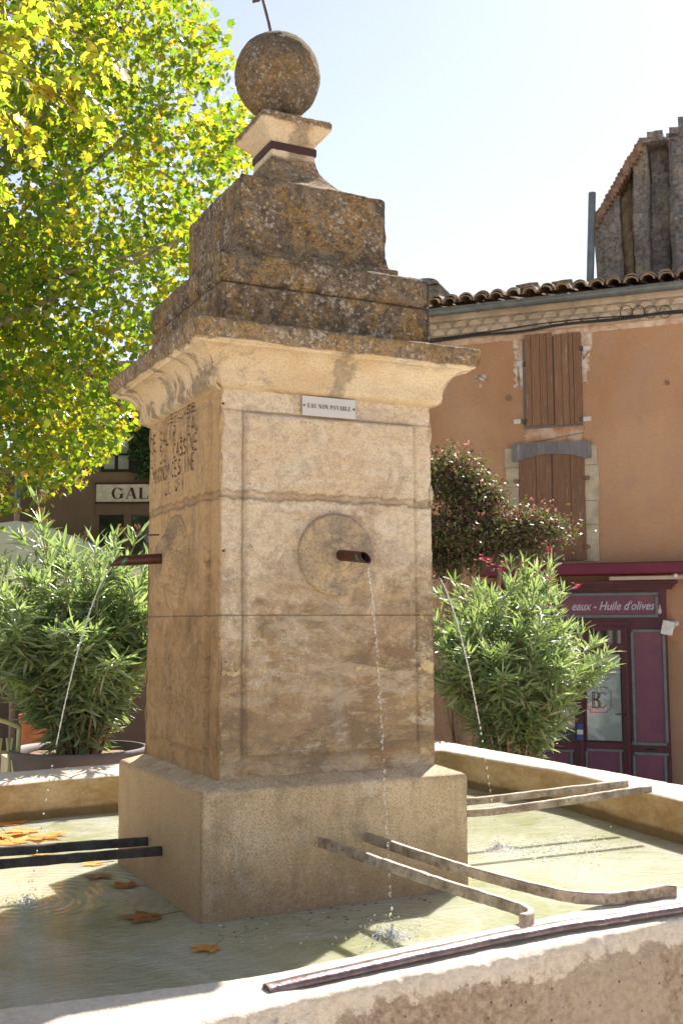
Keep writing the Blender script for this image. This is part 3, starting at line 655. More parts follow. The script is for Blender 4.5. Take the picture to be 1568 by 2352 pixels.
# ------------------------------------------------------------ lettering
def glyph(ch, T=.20, t=.055):
    P = []
    def rect(x0, y0, x1, y1): P.append([(x0, y0), (x1, y0), (x1, y1), (x0, y1)])
    def stem(x, w=T, s=.07): rect(x, 0, x+w, 1); rect(x-s, 0, x+w+s, t*.8); rect(x-s, 1-t*.8, x+w+s, 1)
    def dia(x0, y0, x1, y1, w): P.append([(x0-w/2, y0), (x0+w/2, y0), (x1+w/2, y1), (x1-w/2, y1)])
    def ring(cx, cy, rx, ry, a0, a1, tx=T, ty=t, n=14):
        for i in range(n):
            A, B = R(a0+(a1-a0)*i/n), R(a0+(a1-a0)*(i+1)/n)
            o = lambda a: (cx+rx*math.cos(a), cy+ry*math.sin(a)); q = lambda a: (cx+(rx-tx)*math.cos(a), cy+(ry-ty)*math.sin(a))
            P.append([q(A), o(A), o(B), q(B)])
    if ch == 'E':
        stem(.07); rect(.27, 1-t, .72, 1); rect(.27, .47, .58, .47+t); rect(.27, 0, .75, t); rect(.67, .78, .72, 1); rect(.70, 0, .75, .25); rect(.54, .37, .58, .63); w = .80
    elif ch == 'F': stem(.07); rect(.27, 1-t, .72, 1); rect(.27, .47, .58, .47+t); rect(.67, .78, .72, 1); rect(.54, .37, .58, .63); w = .75
    elif ch == 'L': stem(.07); rect(.27, 0, .72, t); rect(.67, 0, .72, .28); w = .76
    elif ch == 'I': stem(.07); w = .36
    elif ch == 'A': dia(.10, 0, .42, 1, t*1.2); dia(.72, 0, .46, 1, T*1.1); rect(.2, .3, .62, .3+t); rect(0, 0, .24, t*.8); rect(.54, 0, .9, t*.8); w = .92
    elif ch == 'U': rect(.08, .3, .08+T, 1); rect(0, 1-t*.8, .36, 1); rect(.66, .3, .66+t, 1); rect(.56, 1-t*.8, .84, 1); ring(.40, .3, .32, .3, 180, 360, T*.8); w = .88
    elif ch == 'N': rect(.08, 0, .08+t, 1); rect(0, 0, .22, t*.8); rect(0, 1-t*.8, .2, 1); dia(.70, 0, .20, 1, T*1.1); rect(.72, 0, .72+t, 1); rect(.62, 1-t*.8, .88, 1); w = .92
    elif ch == 'O': ring(.44, .5, .42, .52, 0, 360, T, t, 26); w = .9
    elif ch == 'P': stem(.07); ring(.32, .73, .38, .27, -90, 90, T); rect(.27, 1-t, .34, 1); rect(.27, .46, .34, .46+t); w = .74
    elif ch == 'R': stem(.07); ring(.32, .74, .36, .26, -90, 90, T); dia(.76, 0, .42, .5, T); rect(.27, .48, .36, .48+t); rect(.66, 0, .92, t*.8); w = .90
    elif ch == 'B': stem(.07); ring(.32, .76, .33, .24, -90, 90, T*.9); ring(.32, .27, .40, .27, -90, 90, T); rect(.27, 0, .34, t); w = .78
    elif ch == 'T': stem(.32); rect(.02, 1-t, .82, 1); rect(.02, .76, .06, 1); rect(.78, .76, .82, 1); w = .84
    elif ch == 'G': ring(.46, .5, .44, .52, 35, 325, T, t, 20); rect(.66, .06, .66+T, .46); rect(.56, .42, .95, .46); rect(.80, .70, .84, .98); w = .98
    elif ch == 'D': stem(.07); ring(.30, .5, .52, .5, -90, 90, T, t); rect(.27, 0, .32, t); rect(.27, 1-t, .32, 1); w = .86
    else: w = .36
    return P, w
def serif_text(txt, origin, ux, uy, h, width=None, gap=.07, T=.20, nrm=(0, 0, 1)):
    ux, uy, nrm, origin = map(lambda a: np.array(a, float), (ux, uy, nrm, origin)); polys = []; x = 0
    for ch in txt:
        P, w = glyph(ch, T); polys += [[(a+x, b) for a, b in p] for p in P]; x += w+gap
    sx = (width/(x-gap)) if width else h; m = MB()
    for i, p in enumerate(polys):
        m.add([origin+ux*a*sx+uy*b*h+nrm*(.00003*(i % 5)) for a, b in p], [tuple(range(len(p)))])
    return m
# plaque
sg = empty('metal_plaque', (-.010, -.408, 1.60), 'small pale metal plaque reading EAU NON POTABLE, screwed under the cornice', 'sign')
p = MB(); p.box((-.111, -.4135, 1.600), (.090, -.4105, 1.667)); pl_ = p.build('plate', MS['plate'], sg)
bv = pl_.modifiers.new('b', 'BEVEL'); bv.width = .001; bv.segments = 2
serif_text('EAU NON POTABLE', (-.092, -.4142, 1.6262), (1, 0, 0), (0, 0, 1), .0150, .164, T=.21, nrm=(0, -1, 0)).build('lettering', MS['black'], sg)
for x in (-.1045, .0835):
    s_ = MB().tube([(x, -.413, 1.6335), (x, -.4158, 1.6335)], .0042, 14).build('screw', MS['screw'], sg)
    MB().box((x-.003, -.4162, 1.6330), (x+.003, -.4159, 1.6342)).build('slot', MS['black'], s_)
# worn cut inscription on the left side of the shaft
def stroke_text(txt, y0, y1, z, h, drop, m, wid=.0022, X=-.4078):
    St = {'D': [[(0, 0), (0, 1)], [(0, 1), (.5, .8), (.6, .5), (.5, .15), (0, 0)]], 'E': [[(0, 0), (0, 1)], [(0, 1), (.5, 1)], [(0, .5), (.4, .5)], [(0, 0), (.5, 0)]],
          'F': [[(0, 0), (0, 1)], [(0, 1), (.5, 1)], [(0, .5), (.4, .5)]], 'N': [[(0, 0), (0, 1)], [(0, 1), (.55, 0)], [(.55, 0), (.55, 1)]],
          'S': [[(.55, .85), (.3, 1), (.05, .82), (.1, .6), (.5, .4), (.55, .18), (.3, 0), (0, .15)]], 'A': [[(0, 0), (.3, 1)], [(.3, 1), (.6, 0)], [(.1, .35), (.5, .35)]],
          'L': [[(0, 1), (0, 0)], [(0, 0), (.45, 0)]], 'I': [[(.1, 0), (.1, 1)]], 'R': [[(0, 0), (0, 1)], [(0, 1), (.5, .9), (.5, .6), (0, .5)], [(.1, .5), (.55, 0)]],
          'U': [[(0, 1), (0, .2), (.25, 0), (.5, .2), (.5, 1)]], 'T': [[(.3, 0), (.3, 1)], [(0, 1), (.6, 1)]], 'B': [[(0, 0), (0, 1)], [(0, 1), (.45, .85), (.4, .55), (0, .5)], [(0, .5), (.55, .35), (.5, .08), (0, 0)]],
          'M': [[(0, 0), (0, 1)], [(0, 1), (.35, .3)], [(.35, .3), (.7, 1)], [(.7, 1), (.7, 0)]], 'O': [[(.3, 1), (.03, .75), (.03, .25), (.3, 0), (.58, .25), (.58, .75), (.3, 1)]],
          'C': [[(.55, .85), (.3, 1), (.03, .7), (.03, .3), (.3, 0), (.55, .15)]], "'": [[(.1, 1), (.05, .8)]], ' ': []}
    n = len(txt); step = (y1-y0)/n
    for i, ch in enumerate(txt):
        for pl in St[ch]:
            Q = []
            for a, b in zip(pl[:-1], pl[1:]):
                k = 5
                for j in range(k): t = j/k; Q.append((a[0]*(1-t)+b[0]*t, a[1]*(1-t)+b[1]*t))
            Q.append(pl[-1])
            for a, b in zip(Q[:-1], Q[1:]):
                if random.random() < drop(i/n): continue
                A = np.array([y0+step*(i+a[0]*1.15), z+a[1]*h]); B = np.array([y0+step*(i+b[0]*1.15), z+b[1]*h])
                d = B-A; L_ = np.linalg.norm(d)+1e-9; w_ = wid*random.uniform(.6, 1.1)*(1 if abs(d[1]) > abs(d[0]) else 1.4); nn_ = np.array([-d[1], d[0]])/L_*w_; e = d/L_*.0008
                m.add([(X, *(A-nn_-e)), (X, *(A+nn_-e)), (X, *(B+nn_+e)), (X, *(B-nn_+e))], [(0, 1, 2, 3)])
m = MB()
# text reads from the back (left in view) to the front
def xt(txt, yb, yf, z, h, drop, X): stroke_text(txt, yb, yf, z, h, drop, m, X=X)
xt('DEFENSE', .17, -.17, 1.637, .030, lambda u: .45 if u < .55 else .08, -.4030)
xt("DE SALIR L'EAU", .335, -.235, 1.556, .060, lambda u: .15, -.4142)
xt('ET DU  CASSINE', .325, -.225, 1.493, .056, lambda u: .40 if u < .4 else .15, -.4142)
xt('IMMONDICES IME', .335, -.20, 1.428, .056, lambda u: .22, -.4142)
xt('    LL UII   ', .30, -.22, 1.372, .045, lambda u: .45, -.4142)
m.build('inscription', mat_simple('blackened_cut_letters', (.05, .04, .035), .9, .1, 0, None, 0, .5, 60, (.12, .09, .06)), pil)

# ------------------------------------------------------------ basin
INN = [(-1.62,-1.42),(-1.23,-1.49),(-.98,-1.520),(-.72,-1.540),(-.38,-1.502),(.06,-1.446),(.6,-1.372),(1.1,-1.30),(1.58,-1.20),(1.64,-.28),(1.69,.17),(1.76,.60),(1.735,.95),(1.71,1.3),(1.70,1.72),(.6,1.645),(-.19,1.570),(-.44,1.566),(-.75,1.512),(-1.60,1.44),(-1.66,0)]
OUT = [(-1.90,-1.83),(-1.24,-1.775),(-.98,-1.752),(-.72,-1.728),(-.38,-1.695),(.06,-1.658),(.6,-1.602),(1.1,-1.57),(1.96,-1.50),(1.96,-.28),(1.961,.17),(1.961,.60),(1.965,.95),(1.968,1.3),(1.97,2.17),(.6,2.05),(-.19,1.985),(-.44,1.962),(-.75,1.935),(-1.9,1.83),(-1.9,0)]
def seg_sample(P, Q):
    a, b = [], []; n = len(P)
    for i in range(n):
        p0, p1 = np.array(P[i]), np.array(P[(i+1) % n]); q0, q1 = np.array(Q[i]), np.array(Q[(i+1) % n])
        L_ = np.linalg.norm(q1-q0); st = .008 if (q0[1] < -1.4 and q1[1] < -1.4) else .02
        m = max(1, int(L_/st))
        for k in range(m): t = k/m; a.append(p0*(1-t)+p1*t); b.append(q0*(1-t)+q1*t)
    return np.array(a), np.array(b)
pa, pb = seg_sample(INN, OUT)
def smooth_loop(P, it):
    for _ in range(it): P = .25*np.roll(P, 1, 0)+.5*P+.25*np.roll(P, -1, 0)
    return P
pa, pb = smooth_loop(pa, 10), smooth_loop(pb, 10)
prof = [(1.015, -.75, 0), (1.01, -.5, 0), (1.0, -.3, 0), (1.0, -.2, 0), (1.0, -.1, 0)] + [(1.0, z, 0) for z in (-.04, 0, .03, .06, .08, .10, .115, .13)]
prof += [(.998, .140, 0), (.994, .149, 0), (.988, .157, 0), (.978, .165, 0), (.965, .171, 0), (.95, .175, 0), (.93, .178, 0), (.90, .1795, 0), (.86, .18, 0)] + [(u, .18, 0) for u in (.8, .7, .6, .5, .4, .3, .22, .15, .10)]
prof += [(.06, .179, 0.), (.03, .176, .15), (.01, .168, .55), (0, .155, .9)] + [(0, z, 1) for z in (.14, .12, .09, .06, .03, 0, -.05, -.15, -.3, -.45)]
V = []; A = []; m = len(prof); nn_ = len(pa)
for i in range(nn_):
    o_, i_ = pb[i], pa[i]
    for (u, z, inn) in prof:
        p = np.array([*(i_*(1-u)+o_*u), z]); nz = fbm(p, 5, 3); n2 = fbm(p, 22, 3)
        dr = (o_-i_)/np.linalg.norm(o_-i_); amp = 1.0 if z < .1 else .5
        lip = math.exp(-((u-.98)/.07)**2)*math.exp(-((z-.15)/.045)**2); n3 = fbm(p, 60, 2)
        q = p.copy(); q[:2] += dr*((.006*nz+.0035*n2)*amp*(1 if u > .5 else .6)-lip*.014*max(0, nz+.1)-lip*.007*abs(n2)-lip*.004*abs(n3))
        q[2] += (.003*nz+.0012*n2)*(1 if z > .1 else 0)-lip*.009*max(0, nz+.1)-lip*.006*abs(n2)-lip*.003*abs(n3)
        V.append(q); A.append(inn)
Fc = [(i*m+j, ((i+1) % nn_)*m+j, ((i+1) % nn_)*m+j+1, i*m+j+1) for i in range(nn_) for j in range(m-1)]
bs = empty('stone_basin', (0, 0, -.70), 'low square stone basin with a worn pale rim, full of water round the pillar', 'basin')
bo = mk('basin_wall', V, Fc, MS['basin'], bs, smooth=True)
at_ = bo.data.attributes.new('inner', 'FLOAT', 'POINT'); at_.data.foreach_set('value', [float(a) for a in A])
# water sheet, tucked inside the walls
wp = pa+(pb-pa)*.25
V = [(x, y, 0.0) for x, y in wp[::6]]; V.append((0, 0, 0)); c = len(V)-1
tag(mk('water', V, [(i, (i+1) % c, c) for i in range(c)], MS['water'], origin=(0, 0, 0)), kind='structure')
# basin floor
V = [(x, y, -.44) for x, y in wp[::6]]; V.append((0, 0, -.44))
mk('basin_floor', V, [(i, (i+1) % c, c) for i in range(c)], MS['basin'], bs)

# ------------------------------------------------------------ ironwork
pts = catmull([(-.745, -1.640, .187), (-.55, -1.634, .196), (-.05, -1.583, .199), (.44, -1.580, .199), (1.0, -1.530, .199), (1.55, -1.48, .198)], 14)
rl = MB(); b = 0; prof2 = [(-.030, -.012), (-.030, .004), (-.020, .013), (0, .016), (.020, .013), (.030, .004), (.030, -.012)]
for i, p in enumerate(pts):
    t = pts[min(i+1, len(pts)-1)]-pts[max(i-1, 0)]; t /= np.linalg.norm(t); sd = np.array([-t[1], t[0], 0])
    for a, c2 in prof2: rl.V.append(tuple(p+sd*a*.62+np.array([0, 0, c2*.5-.004+.0015*mnoise.noise(Vector(p*12))])))
for i in range(len(pts)-1):
    for k in range(6): rl.F.append((i*7+k, (i+1)*7+k, (i+1)*7+k+1, i*7+k+1))
rl.F.append(tuple(range(7))[::-1]); rl.F.append(tuple((len(pts)-1)*7+k for k in range(7)))
rl.build('edge_rail', MS['rail'], bs, smooth=True)
def ironbar(P, label, mat, hw=.0085, hh=.0145, tipmat=None):
    o = MB().bar(catmull(P, 10), hw, hh).build('iron_bar', mat)
    return tag(o, label, 'iron bar', 'flat iron bars joining the pillar and the basin rim')
zb = .205
ironbar([(-.079, -.470, zb), (-.055, -.80, zb), (-.03, -1.15, zb), (.000, -1.40, zb), (.002, -1.475, zb), (-.018, -1.520, zb), (-.060, -1.545, zb+.004)], 'nearer of the two front iron bars, hooked back onto the purple edge rail', MS['iron'])
ironbar([(.085, -.470, zb+.002), (.100, -.80, zb), (.125, -1.10, zb), (.165, -1.32, zb), (.21, -1.41, zb-.003), (.30, -1.45, zb-.006), (.42, -1.445, zb-.008), (.47, -1.438, zb-.009), (.50, -1.448, zb-.012)], 'farther of the two front iron bars, curling right along the rim', MS['iron'])
ironbar([(-.470, -.078, .143), (-.8, -.085, .150), (-1.2, -.095, .158), (-1.70, -.10, .170)], 'lower nearer dark iron bar running left from the pillar', MS['darkiron'])
ironbar([(-.470, .080, .147), (-.8, .095, .152), (-1.2, .10, .160), (-1.70, .105, .170)], 'upper farther black iron bar running left from the pillar', MS['darkiron'])
ironbar([(.470, -.075, .190), (.8, -.080, .168), (1.2, -.082, .180), (1.45, -.083, .192), (1.645, -.084, .198)], 'lower of the two right iron bars sagging towards the rim', MS['iron'])
ironbar([(.470, .105, .190), (.9, .108, .178), (1.3, .106, .187), (1.68, .102, .196)], 'upper of the two right iron bars reaching a crack in the rim', MS['iron'])

# ------------------------------------------------------------ falling water
def stream(p0, p1, label, rope, r0_, seed, group='thin water jets falling from the spouts'):
    rs = random.Random(seed); p0 = np.array(p0); p1 = np.array(p1); m = MB()
    def P(t): return np.array([p0[0]+(p1[0]-p0[0])*t, p0[1]+(p1[1]-p0[1])*t, p0[2]+(p1[2]-p0[2])*(.28*t+.72*t*t)])
    if rope > 0:
        for st in range(2):
            pts = []; rad = []
            N_ = 90
            for i in range(N_+1):
                t = math.sqrt(i/N_)*math.sqrt(rope); q = P(t); ph = i*.55+st*math.pi
                q = q+np.array([math.cos(ph), math.sin(ph), 0])*r0_*.55+np.array([rs.uniform(-1, 1), rs.uniform(-1, 1), 0])*r0_*.12
                pts.append(q); rad.append(r0_*(.55+.35*abs(math.sin(i*.37+st))+.2*rs.random())*(1-.45*i/N_))
            m.tube(pts, rad, 7)
    t = math.sqrt(max(rope, .002))
    while t < .985:
        q = P(t); s = rs.uniform(.55, 1.0)*r0_*(1.0 if rope > 0 else .9)
        s = max(s, .0032); m.ball(q+np.array([rs.uniform(-1, 1)*r0_*.5, rs.uniform(-1, 1)*r0_*.5, 0]), s, 8, 6, (1, 1, rs.uniform(1.0, 2.2)))
        if rs.random() < .4: m.ball(q+np.array([0, 0, -2.6*s]), s*.5, 6, 4)
        t += rs.uniform(.013, .034)*(1.0 if rope > 0 else .75)
    return tag(m.build('water_jet', MS['drop'], smooth=True), label, 'water jet', group)
stream((.036, -.602, 1.090), (-.03, -.86, 0), 'broken string of drops falling from the front spout', .0, .0052, 1)
stream((-.640, .012, 1.098), (-.895, .01, 0), 'braided water jet arcing left from the left spout', .48, .0021, 2)
stream((.632, -.047, 1.092), (.93, .0, 0), 'braided water jet arcing down beside the right edge of the pillar', .48, .0024, 3)
def splash(c, label, n, rx, seed, drift=(0, 0)):
    rs = random.Random(seed); m = MB()
    for i in range(n):
        a = rs.uniform(0, 2*math.pi); rr = abs(rs.gauss(0, rx)); h = max(0.001, rs.expovariate(1/.018)*math.exp(-rr/.15))
        m.ball((c[0]+math.cos(a)*rr+drift[0]*rs.random()**2, c[1]+math.sin(a)*rr+drift[1]*rs.random()**2, h), rs.uniform(.0015, .0045), 6, 4)
    fm = MB()
    for i in range(n*3):
        a = rs.uniform(0, 2*math.pi); rr = abs(rs.gauss(0, .038)); fm.ball((c[0]+math.cos(a)*rr, c[1]+math.sin(a)*rr, rs.uniform(0, .030)*math.exp(-rr/.03)), rs.uniform(.0009, .0028), 7, 5, (1, 1, rs.uniform(.8, 1.6)))
    for i in range(n):
        a = rs.uniform(0, 2*math.pi); rr = abs(rs.gauss(0, rx)); fm.ball((c[0]+math.cos(a)*rr+drift[0]*rs.random()**2, c[1]+math.sin(a)*rr+drift[1]*rs.random()**2, rs.uniform(0, .02)), rs.uniform(.0012, .0036), 6, 4)
    o = tag(m.build('water_splash', MS['drop'], smooth=True), label, 'splash', None, 'stuff'); fm.build('foam', MS['foam'], o, smooth=True); return o
splash((-.03, -.86), 'small splash of droplets in front of the pillar', 110, .085, 5)
splash((.93, .0), 'glittering splash and spray on the right side of the basin', 240, .10, 6, (.42, -.42))
splash((-.90, .01), 'small splash at the left of the basin', 40, .04, 8)

# ------------------------------------------------------------ plane leaves
def lobed(nl=5):
    pts = []
    tips = [(-100, .55), (-52, .86), (0, 1.0), (52, .86), (100, .55)]
    for i, (a, r_) in enumerate(tips):
        pts += [(a-15, r_*.70), (a-6, r_*.78), (a, r_), (a+6, r_*.78), (a+15, r_*.70)]
        if i < 4: pts.append(((a+tips[i+1][0])/2, .45))
    pts.append((160, .30)); pts.insert(0, (-160, .30))
    return np.array([(math.sin(R(a))*r_*.5, math.cos(R(a))*r_*.5+.12, 0) for a, r_ in pts])
LOB = lobed(); 
def lob_simple():
    tips = [(-95, .5), (-48, .85), (0, 1.0), (48, .85), (95, .5)]; pts = [(-155, .3)]
    for i, (a, r_) in enumerate(tips):
        pts.append((a, r_))
        if i < 4: pts.append(((a+tips[i+1][0])/2, .5))
    pts.append((155, .3))
    return np.array([(math.sin(R(a))*r_*.5, math.cos(R(a))*r_*.5+.12, 0) for a, r_ in pts])
LOS = lob_simple()
LAN = np.array([(0, 0, 0), (.042, .18, 0), (.066, .42, 0), (.050, .72, 0), (0, 1, 0), (-.050, .72, 0), (-.066, .42, 0), (-.042, .18, 0)])
OVA = np.array([(0, 0, 0), (.22, .3, 0), (.2, .7, 0), (0, 1, 0), (-.2, .7, 0), (-.22, .3, 0)])
def leaves_mesh(outl, pos, ydir, nrm, size, fold=.15, curl=.2):
    """fan leaves; every array (N,3); returns V, F(tri)"""
    k = len(outl); N = len(pos); c0 = np.array([0, .35 if outl is not LAN else .5, 0])
    O = np.vstack([outl, c0]); O = O.copy()
    O[:, 2] = fold*np.abs(O[:, 0])
    yd = ydir/np.linalg.norm(ydir, axis=1, keepdims=True)
    xd = np.cross(yd, nrm); xd /= np.linalg.norm(xd, axis=1, keepdims=True)+1e-9
    zd = np.cross(xd, yd)
    cur = (rng.uniform(-1, 1, (N, 1)) if np.isscalar(curl) else np.ones((N, 1)))*curl
    z = O[None, :, 2]-cur*(O[None, :, 1]**2)
    P = pos[:, None, :]+size[:, None, None]*(O[None, :, 0:1]*xd[:, None, :]+O[None, :, 1:2]*yd[:, None, :]+z[:, :, None]*zd[:, None, :])
    F_ = np.array([(i, (i+1) % k, k) for i in range(k)])
    F_ = (np.arange(N)[:, None, None]*(k+1)+F_[None]).reshape(-1, 3)
    return P.reshape(-1, 3), F_
def rdir(N, bias=(0, 0, 0)):
    v = rng.normal(size=(N, 3))+np.array(bias); return v/np.linalg.norm(v, axis=1, keepdims=True)

# big tree
UPS = [1.15, 1.4, 1.8, 2.35, 3.0, 3.96, 4.7, 5.25, 5.87, 6.2, 6.5, 6.8, 8.0, 9.6]
LMX = [-3.6, -3.15, -2.75, -2.2, -1.7, -1.4, -1.12, -.97, -1.10, -1.30, -1.38, -1.42, -1.9, -3.2]
def clumps(n, dmin, dmax, umin, umax, lmin):
    out = []
    while len(out) < n:
        up = rng.uniform(umin, umax); dep = rng.uniform(dmin, dmax); s = dep/12
        lm = np.interp(up/s, UPS, LMX)*s; lat = rng.uniform(lmin, lm)
        d = (dep-(dmin+dmax)/2)/((dmax-dmin)/2)*.8; u_ = (up-5.2)/5.0; l_ = (lat+4.6)/4.2
        if (d*d*.8+u_*u_*.55+l_*l_*.55) > 1.05: continue
        out.append((lat, dep, up))
    return np.array(out)
cl = clumps(900, 8.8, 12.7, 1.25, 9.3, -7.2)
per = 105; C_ = np.repeat(cl, per, 0); n = len(C_)
C_ = C_+rng.normal(size=(n, 3))*np.array([.19, .22, .14])
pos = EYE+C_[:, 0:1]*r0+C_[:, 1:2]*H0+np.concatenate([np.zeros((n, 2)), C_[:, 2:3]], 1)
kl = C_[:, 0] < np.interp(C_[:, 2]/(C_[:, 1]/12), UPS, LMX)*C_[:, 1]/12+.14
pos = pos[kl]; n = len(pos)
V, F_ = leaves_mesh(LOS, pos, rdir(n, (0, 0, -.7)), rdir(n, (.3, .2, .8)), rng.uniform(.055, .165, n), .12, .3)
TB = VF(-5.2, 10.8, 0); TB[2] = gz(TB)
tr = empty('plane_tree', TB, 'tall plane tree with dense yellow-green leaves filling the left background', 'tree', 'plane trees')
mk('crown', V, F_, MS['pl'], tr)
T1 = TB+np.array([0, 0, 4.2])
MB().tube(catmull([TB-np.array([0, 0, .2]), TB+np.array([.05, 0, 1.2]), TB+np.array([-.05, .05, 2.8]), T1+np.array([0, 0, .6])], 5), [.42-.010*i for i in range(16)], 14).build('trunk', MS['bark'], tr, smooth=True)
for i in range(48):
    e = cl[rng.integers(len(cl))]; E_ = VF(*e); s_ = T1+np.array([0, 0, rng.uniform(-.6, .5)])
    mid = s_*.5+E_*.5+np.array([0, 0, rng.uniform(.1, .8)])
    q = catmull([s_, mid, E_], 7); MB().tube(q, [max(.010, .075*(1-j/len(q))) for j in range(len(q))], 6).build('branch', MS['bark'], tr, smooth=True)
# nearer tree reaching in from the upper left
T2B = VF(-5.0, 6.0, 0); T2B[2] = gz(T2B)
t2 = empty('plane_tree', T2B, 'nearer plane tree whose large backlit yellow leaves hang in at the upper left corner', 'tree', 'plane trees')
MB().tube(catmull([T2B-np.array([0, 0, .2]), T2B+np.array([.1, 0, 2]), T2B+np.array([0, .1, 4.3])], 6), [.30-.008*i for i in range(13)], 12).build('trunk', MS['bark'], t2, smooth=True)
nb_ = [((-70, 70, 6.2), (60, 150, 6.0), (150, 200, 6.0), (200, 225, 6.0)), ((-70, 150, 6.3), (40, 175, 6.1), (115, 215, 6.0), (235, 290, 6.0)), ((-60, 20, 6.4), (80, 40, 6.2), (200, 90, 6.2), (320, 180, 6.3)),
       ((-70, 250, 6.2), (-10, 265, 6.2), (50, 300, 6.2), (80, 330, 6.2)), ((-80, -60, 6.0), (60, -20, 6.0), (150, 30, 6.0)), ((-70, 100, 5.6), (20, 60, 5.6), (70, 90, 5.6)), ((-90, 330, 6.0), (-40, 400, 6.0), (15, 470, 6.1))]
PP = []
for ctl in nb_:
    q = catmull([at(*c3) for c3 in ctl], 9)
    MB().tube([T2B+np.array([0, .1, 3.6])]+q, [.03]+[max(.003, .010*(1-j/len(q))) for j in range(len(q))], 5).build('branch', MS['stem'], t2, smooth=True)
    for j, p in enumerate(q):
        for _ in range(2 if j > 1 else 1):
            PP.append(p+rng.normal(size=3)*np.array([.05, .05, .05]))
PP = np.array(PP+[VF(*(a)) for a in zip(rng.uniform(-4.2, -1.95, 130), rng.uniform(5.6, 7.2, 130), rng.uniform(2.9, 5.2, 130)) if (a[0]/a[1] < -.245-max(0, (3.2-a[2]))*.1)])
n = len(PP); V, F_ = leaves_mesh(LOB, PP, rdir(n, (.2, 0, -1.0)), rdir(n, (.2, -.5, .5)), rng.uniform(.10, .18, n), .12, .35)
mk('crown', V, F_, MS['pln'], t2)

# ------------------------------------------------------------ oleanders
def oleander(base, height, spread, nst, label, seed, lean=(0, 0), leafsize=(.09, .15), flowers=(), pot=None, per=1.0, low=.18):
    g = np.random.default_rng(seed); root = empty('oleander', base, label, 'shrub', 'oleander bushes beside the fountain')
    sm = MB(); LP = []; LY = []; LN = []; LS = []; tips = []
    for i in range(nst):
        a = g.uniform(0, 2*math.pi); rr = math.sqrt(g.uniform(0.02, 1)); hh = height*(1-.50*rr**2.0)*g.uniform(.70, 1.06)
        b0 = base+np.array([math.cos(a)*.11*rr, math.sin(a)*.11*rr, 0])
        tip = base+np.array([math.cos(a)*spread*rr+lean[0], math.sin(a)*spread*rr+lean[1], hh])
        mid = b0*.55+tip*.45+np.array([-math.cos(a)*.08*rr, -math.sin(a)*.08*rr, .10*height*rr])
        q = catmull([b0, mid, tip], 12); tips.append(tip)
        sm.tube(q, [.0085*(1-.7*j/len(q)) for j in range(len(q))], 6)
        chains = [q]
        for b in range(g.integers(3, 6)):        # side shoots
            j0 = g.integers(4, len(q)-5); d = (q[j0+1]-q[j0-1]); d /= np.linalg.norm(d)
            aa = g.uniform(0, 2*math.pi); dd = d*.7+np.array([math.cos(aa), math.sin(aa), .25])*.7
            e = q[j0]+dd*g.uniform(.16, .34)*height/1.5; br = catmull([q[j0], q[j0]*.5+e*.5+np.array([0, 0, .02]), e], 8)
            sm.tube(br, [.0045*(1-.6*j/len(br)) for j in range(len(br))], 5); chains.append(br)
        for ci, ch in enumerate(chains):
            L_ = len(ch)
            for j in range(1, L_):
                f = j/(L_-1)
                if ci == 0 and f < low+.12*g.random(): continue
                nw = 3 if f < .8 else 5
                if g.random() < .12: continue
                ph0 = g.uniform(0, 2)
                if ci == 0 and f < .5: nw = 2+int(g.random() < per-1)
                t = ch[j]-ch[j-1]; t /= np.linalg.norm(t)+1e-9
                for w_ in range(nw):
                    aa = ph0+2*math.pi*w_/nw+g.normal()*.2; o1 = np.array([math.cos(aa), math.sin(aa), 0])
                    up = .9 if f > .75 else .25
                    y = t*up+o1*.8+np.array([0, 0, -.35 if f < .6 else .05])+g.normal(size=3)*.18
                    LP.append(ch[j]+g.normal(size=3)*.004); LY.append(y); LN.append(np.array([0, 0, 1.])+g.normal(size=3)*.45); LS.append(g.uniform(*leafsize)*(1 if f < .9 else .85))
    sm.build('stems', MS['stem'], root, smooth=True)
    V, F_ = leaves_mesh(LAN, np.array(LP), np.array(LY), np.array(LN), np.array(LS), .35, .35)
    mk('foliage', V, F_, MS['ol'], root)
    if flowers:
        for fp in flowers:
            m = MB()
            for k in range(7):
                c2 = fp+g.normal(size=3)*.016
                for j in range(5):
                    a = 2*math.pi*j/5; m.add([c2, c2+np.array([math.cos(a-.4), math.sin(a-.4), .3])*.014, c2+np.array([math.cos(a), math.sin(a), .45])*.02, c2+np.array([math.cos(a+.4), math.sin(a+.4), .3])*.014], [(0, 1, 2, 3)])
            m.build('flower', MS['flower'], root)
    return root, tips
LB = at(185, 1745, 6.6)
lo_, tips = oleander(LB, 1.50, .88, 72, 'leafy green oleander in a grey-brown planter at the left', 21, lean=(0, 0), leafsize=(.10, .175), per=1.35, low=.04)
m = MB(); g = np.random.default_rng(3)
for t in sorted(tips, key=lambda q: -q[2])[:7]:
    m = MB()
    m.tube([t-np.array([0, 0, .02]), t+np.array([.01, 0, .07])], .0022, 5)
    for k in range(9): m.ball(t+np.array([.01, 0, .07])+g.normal(size=3)*.012, .006, 5, 4, (1, 1, 1.5))
    m.build('seed_head', MS['bud'], lo_)
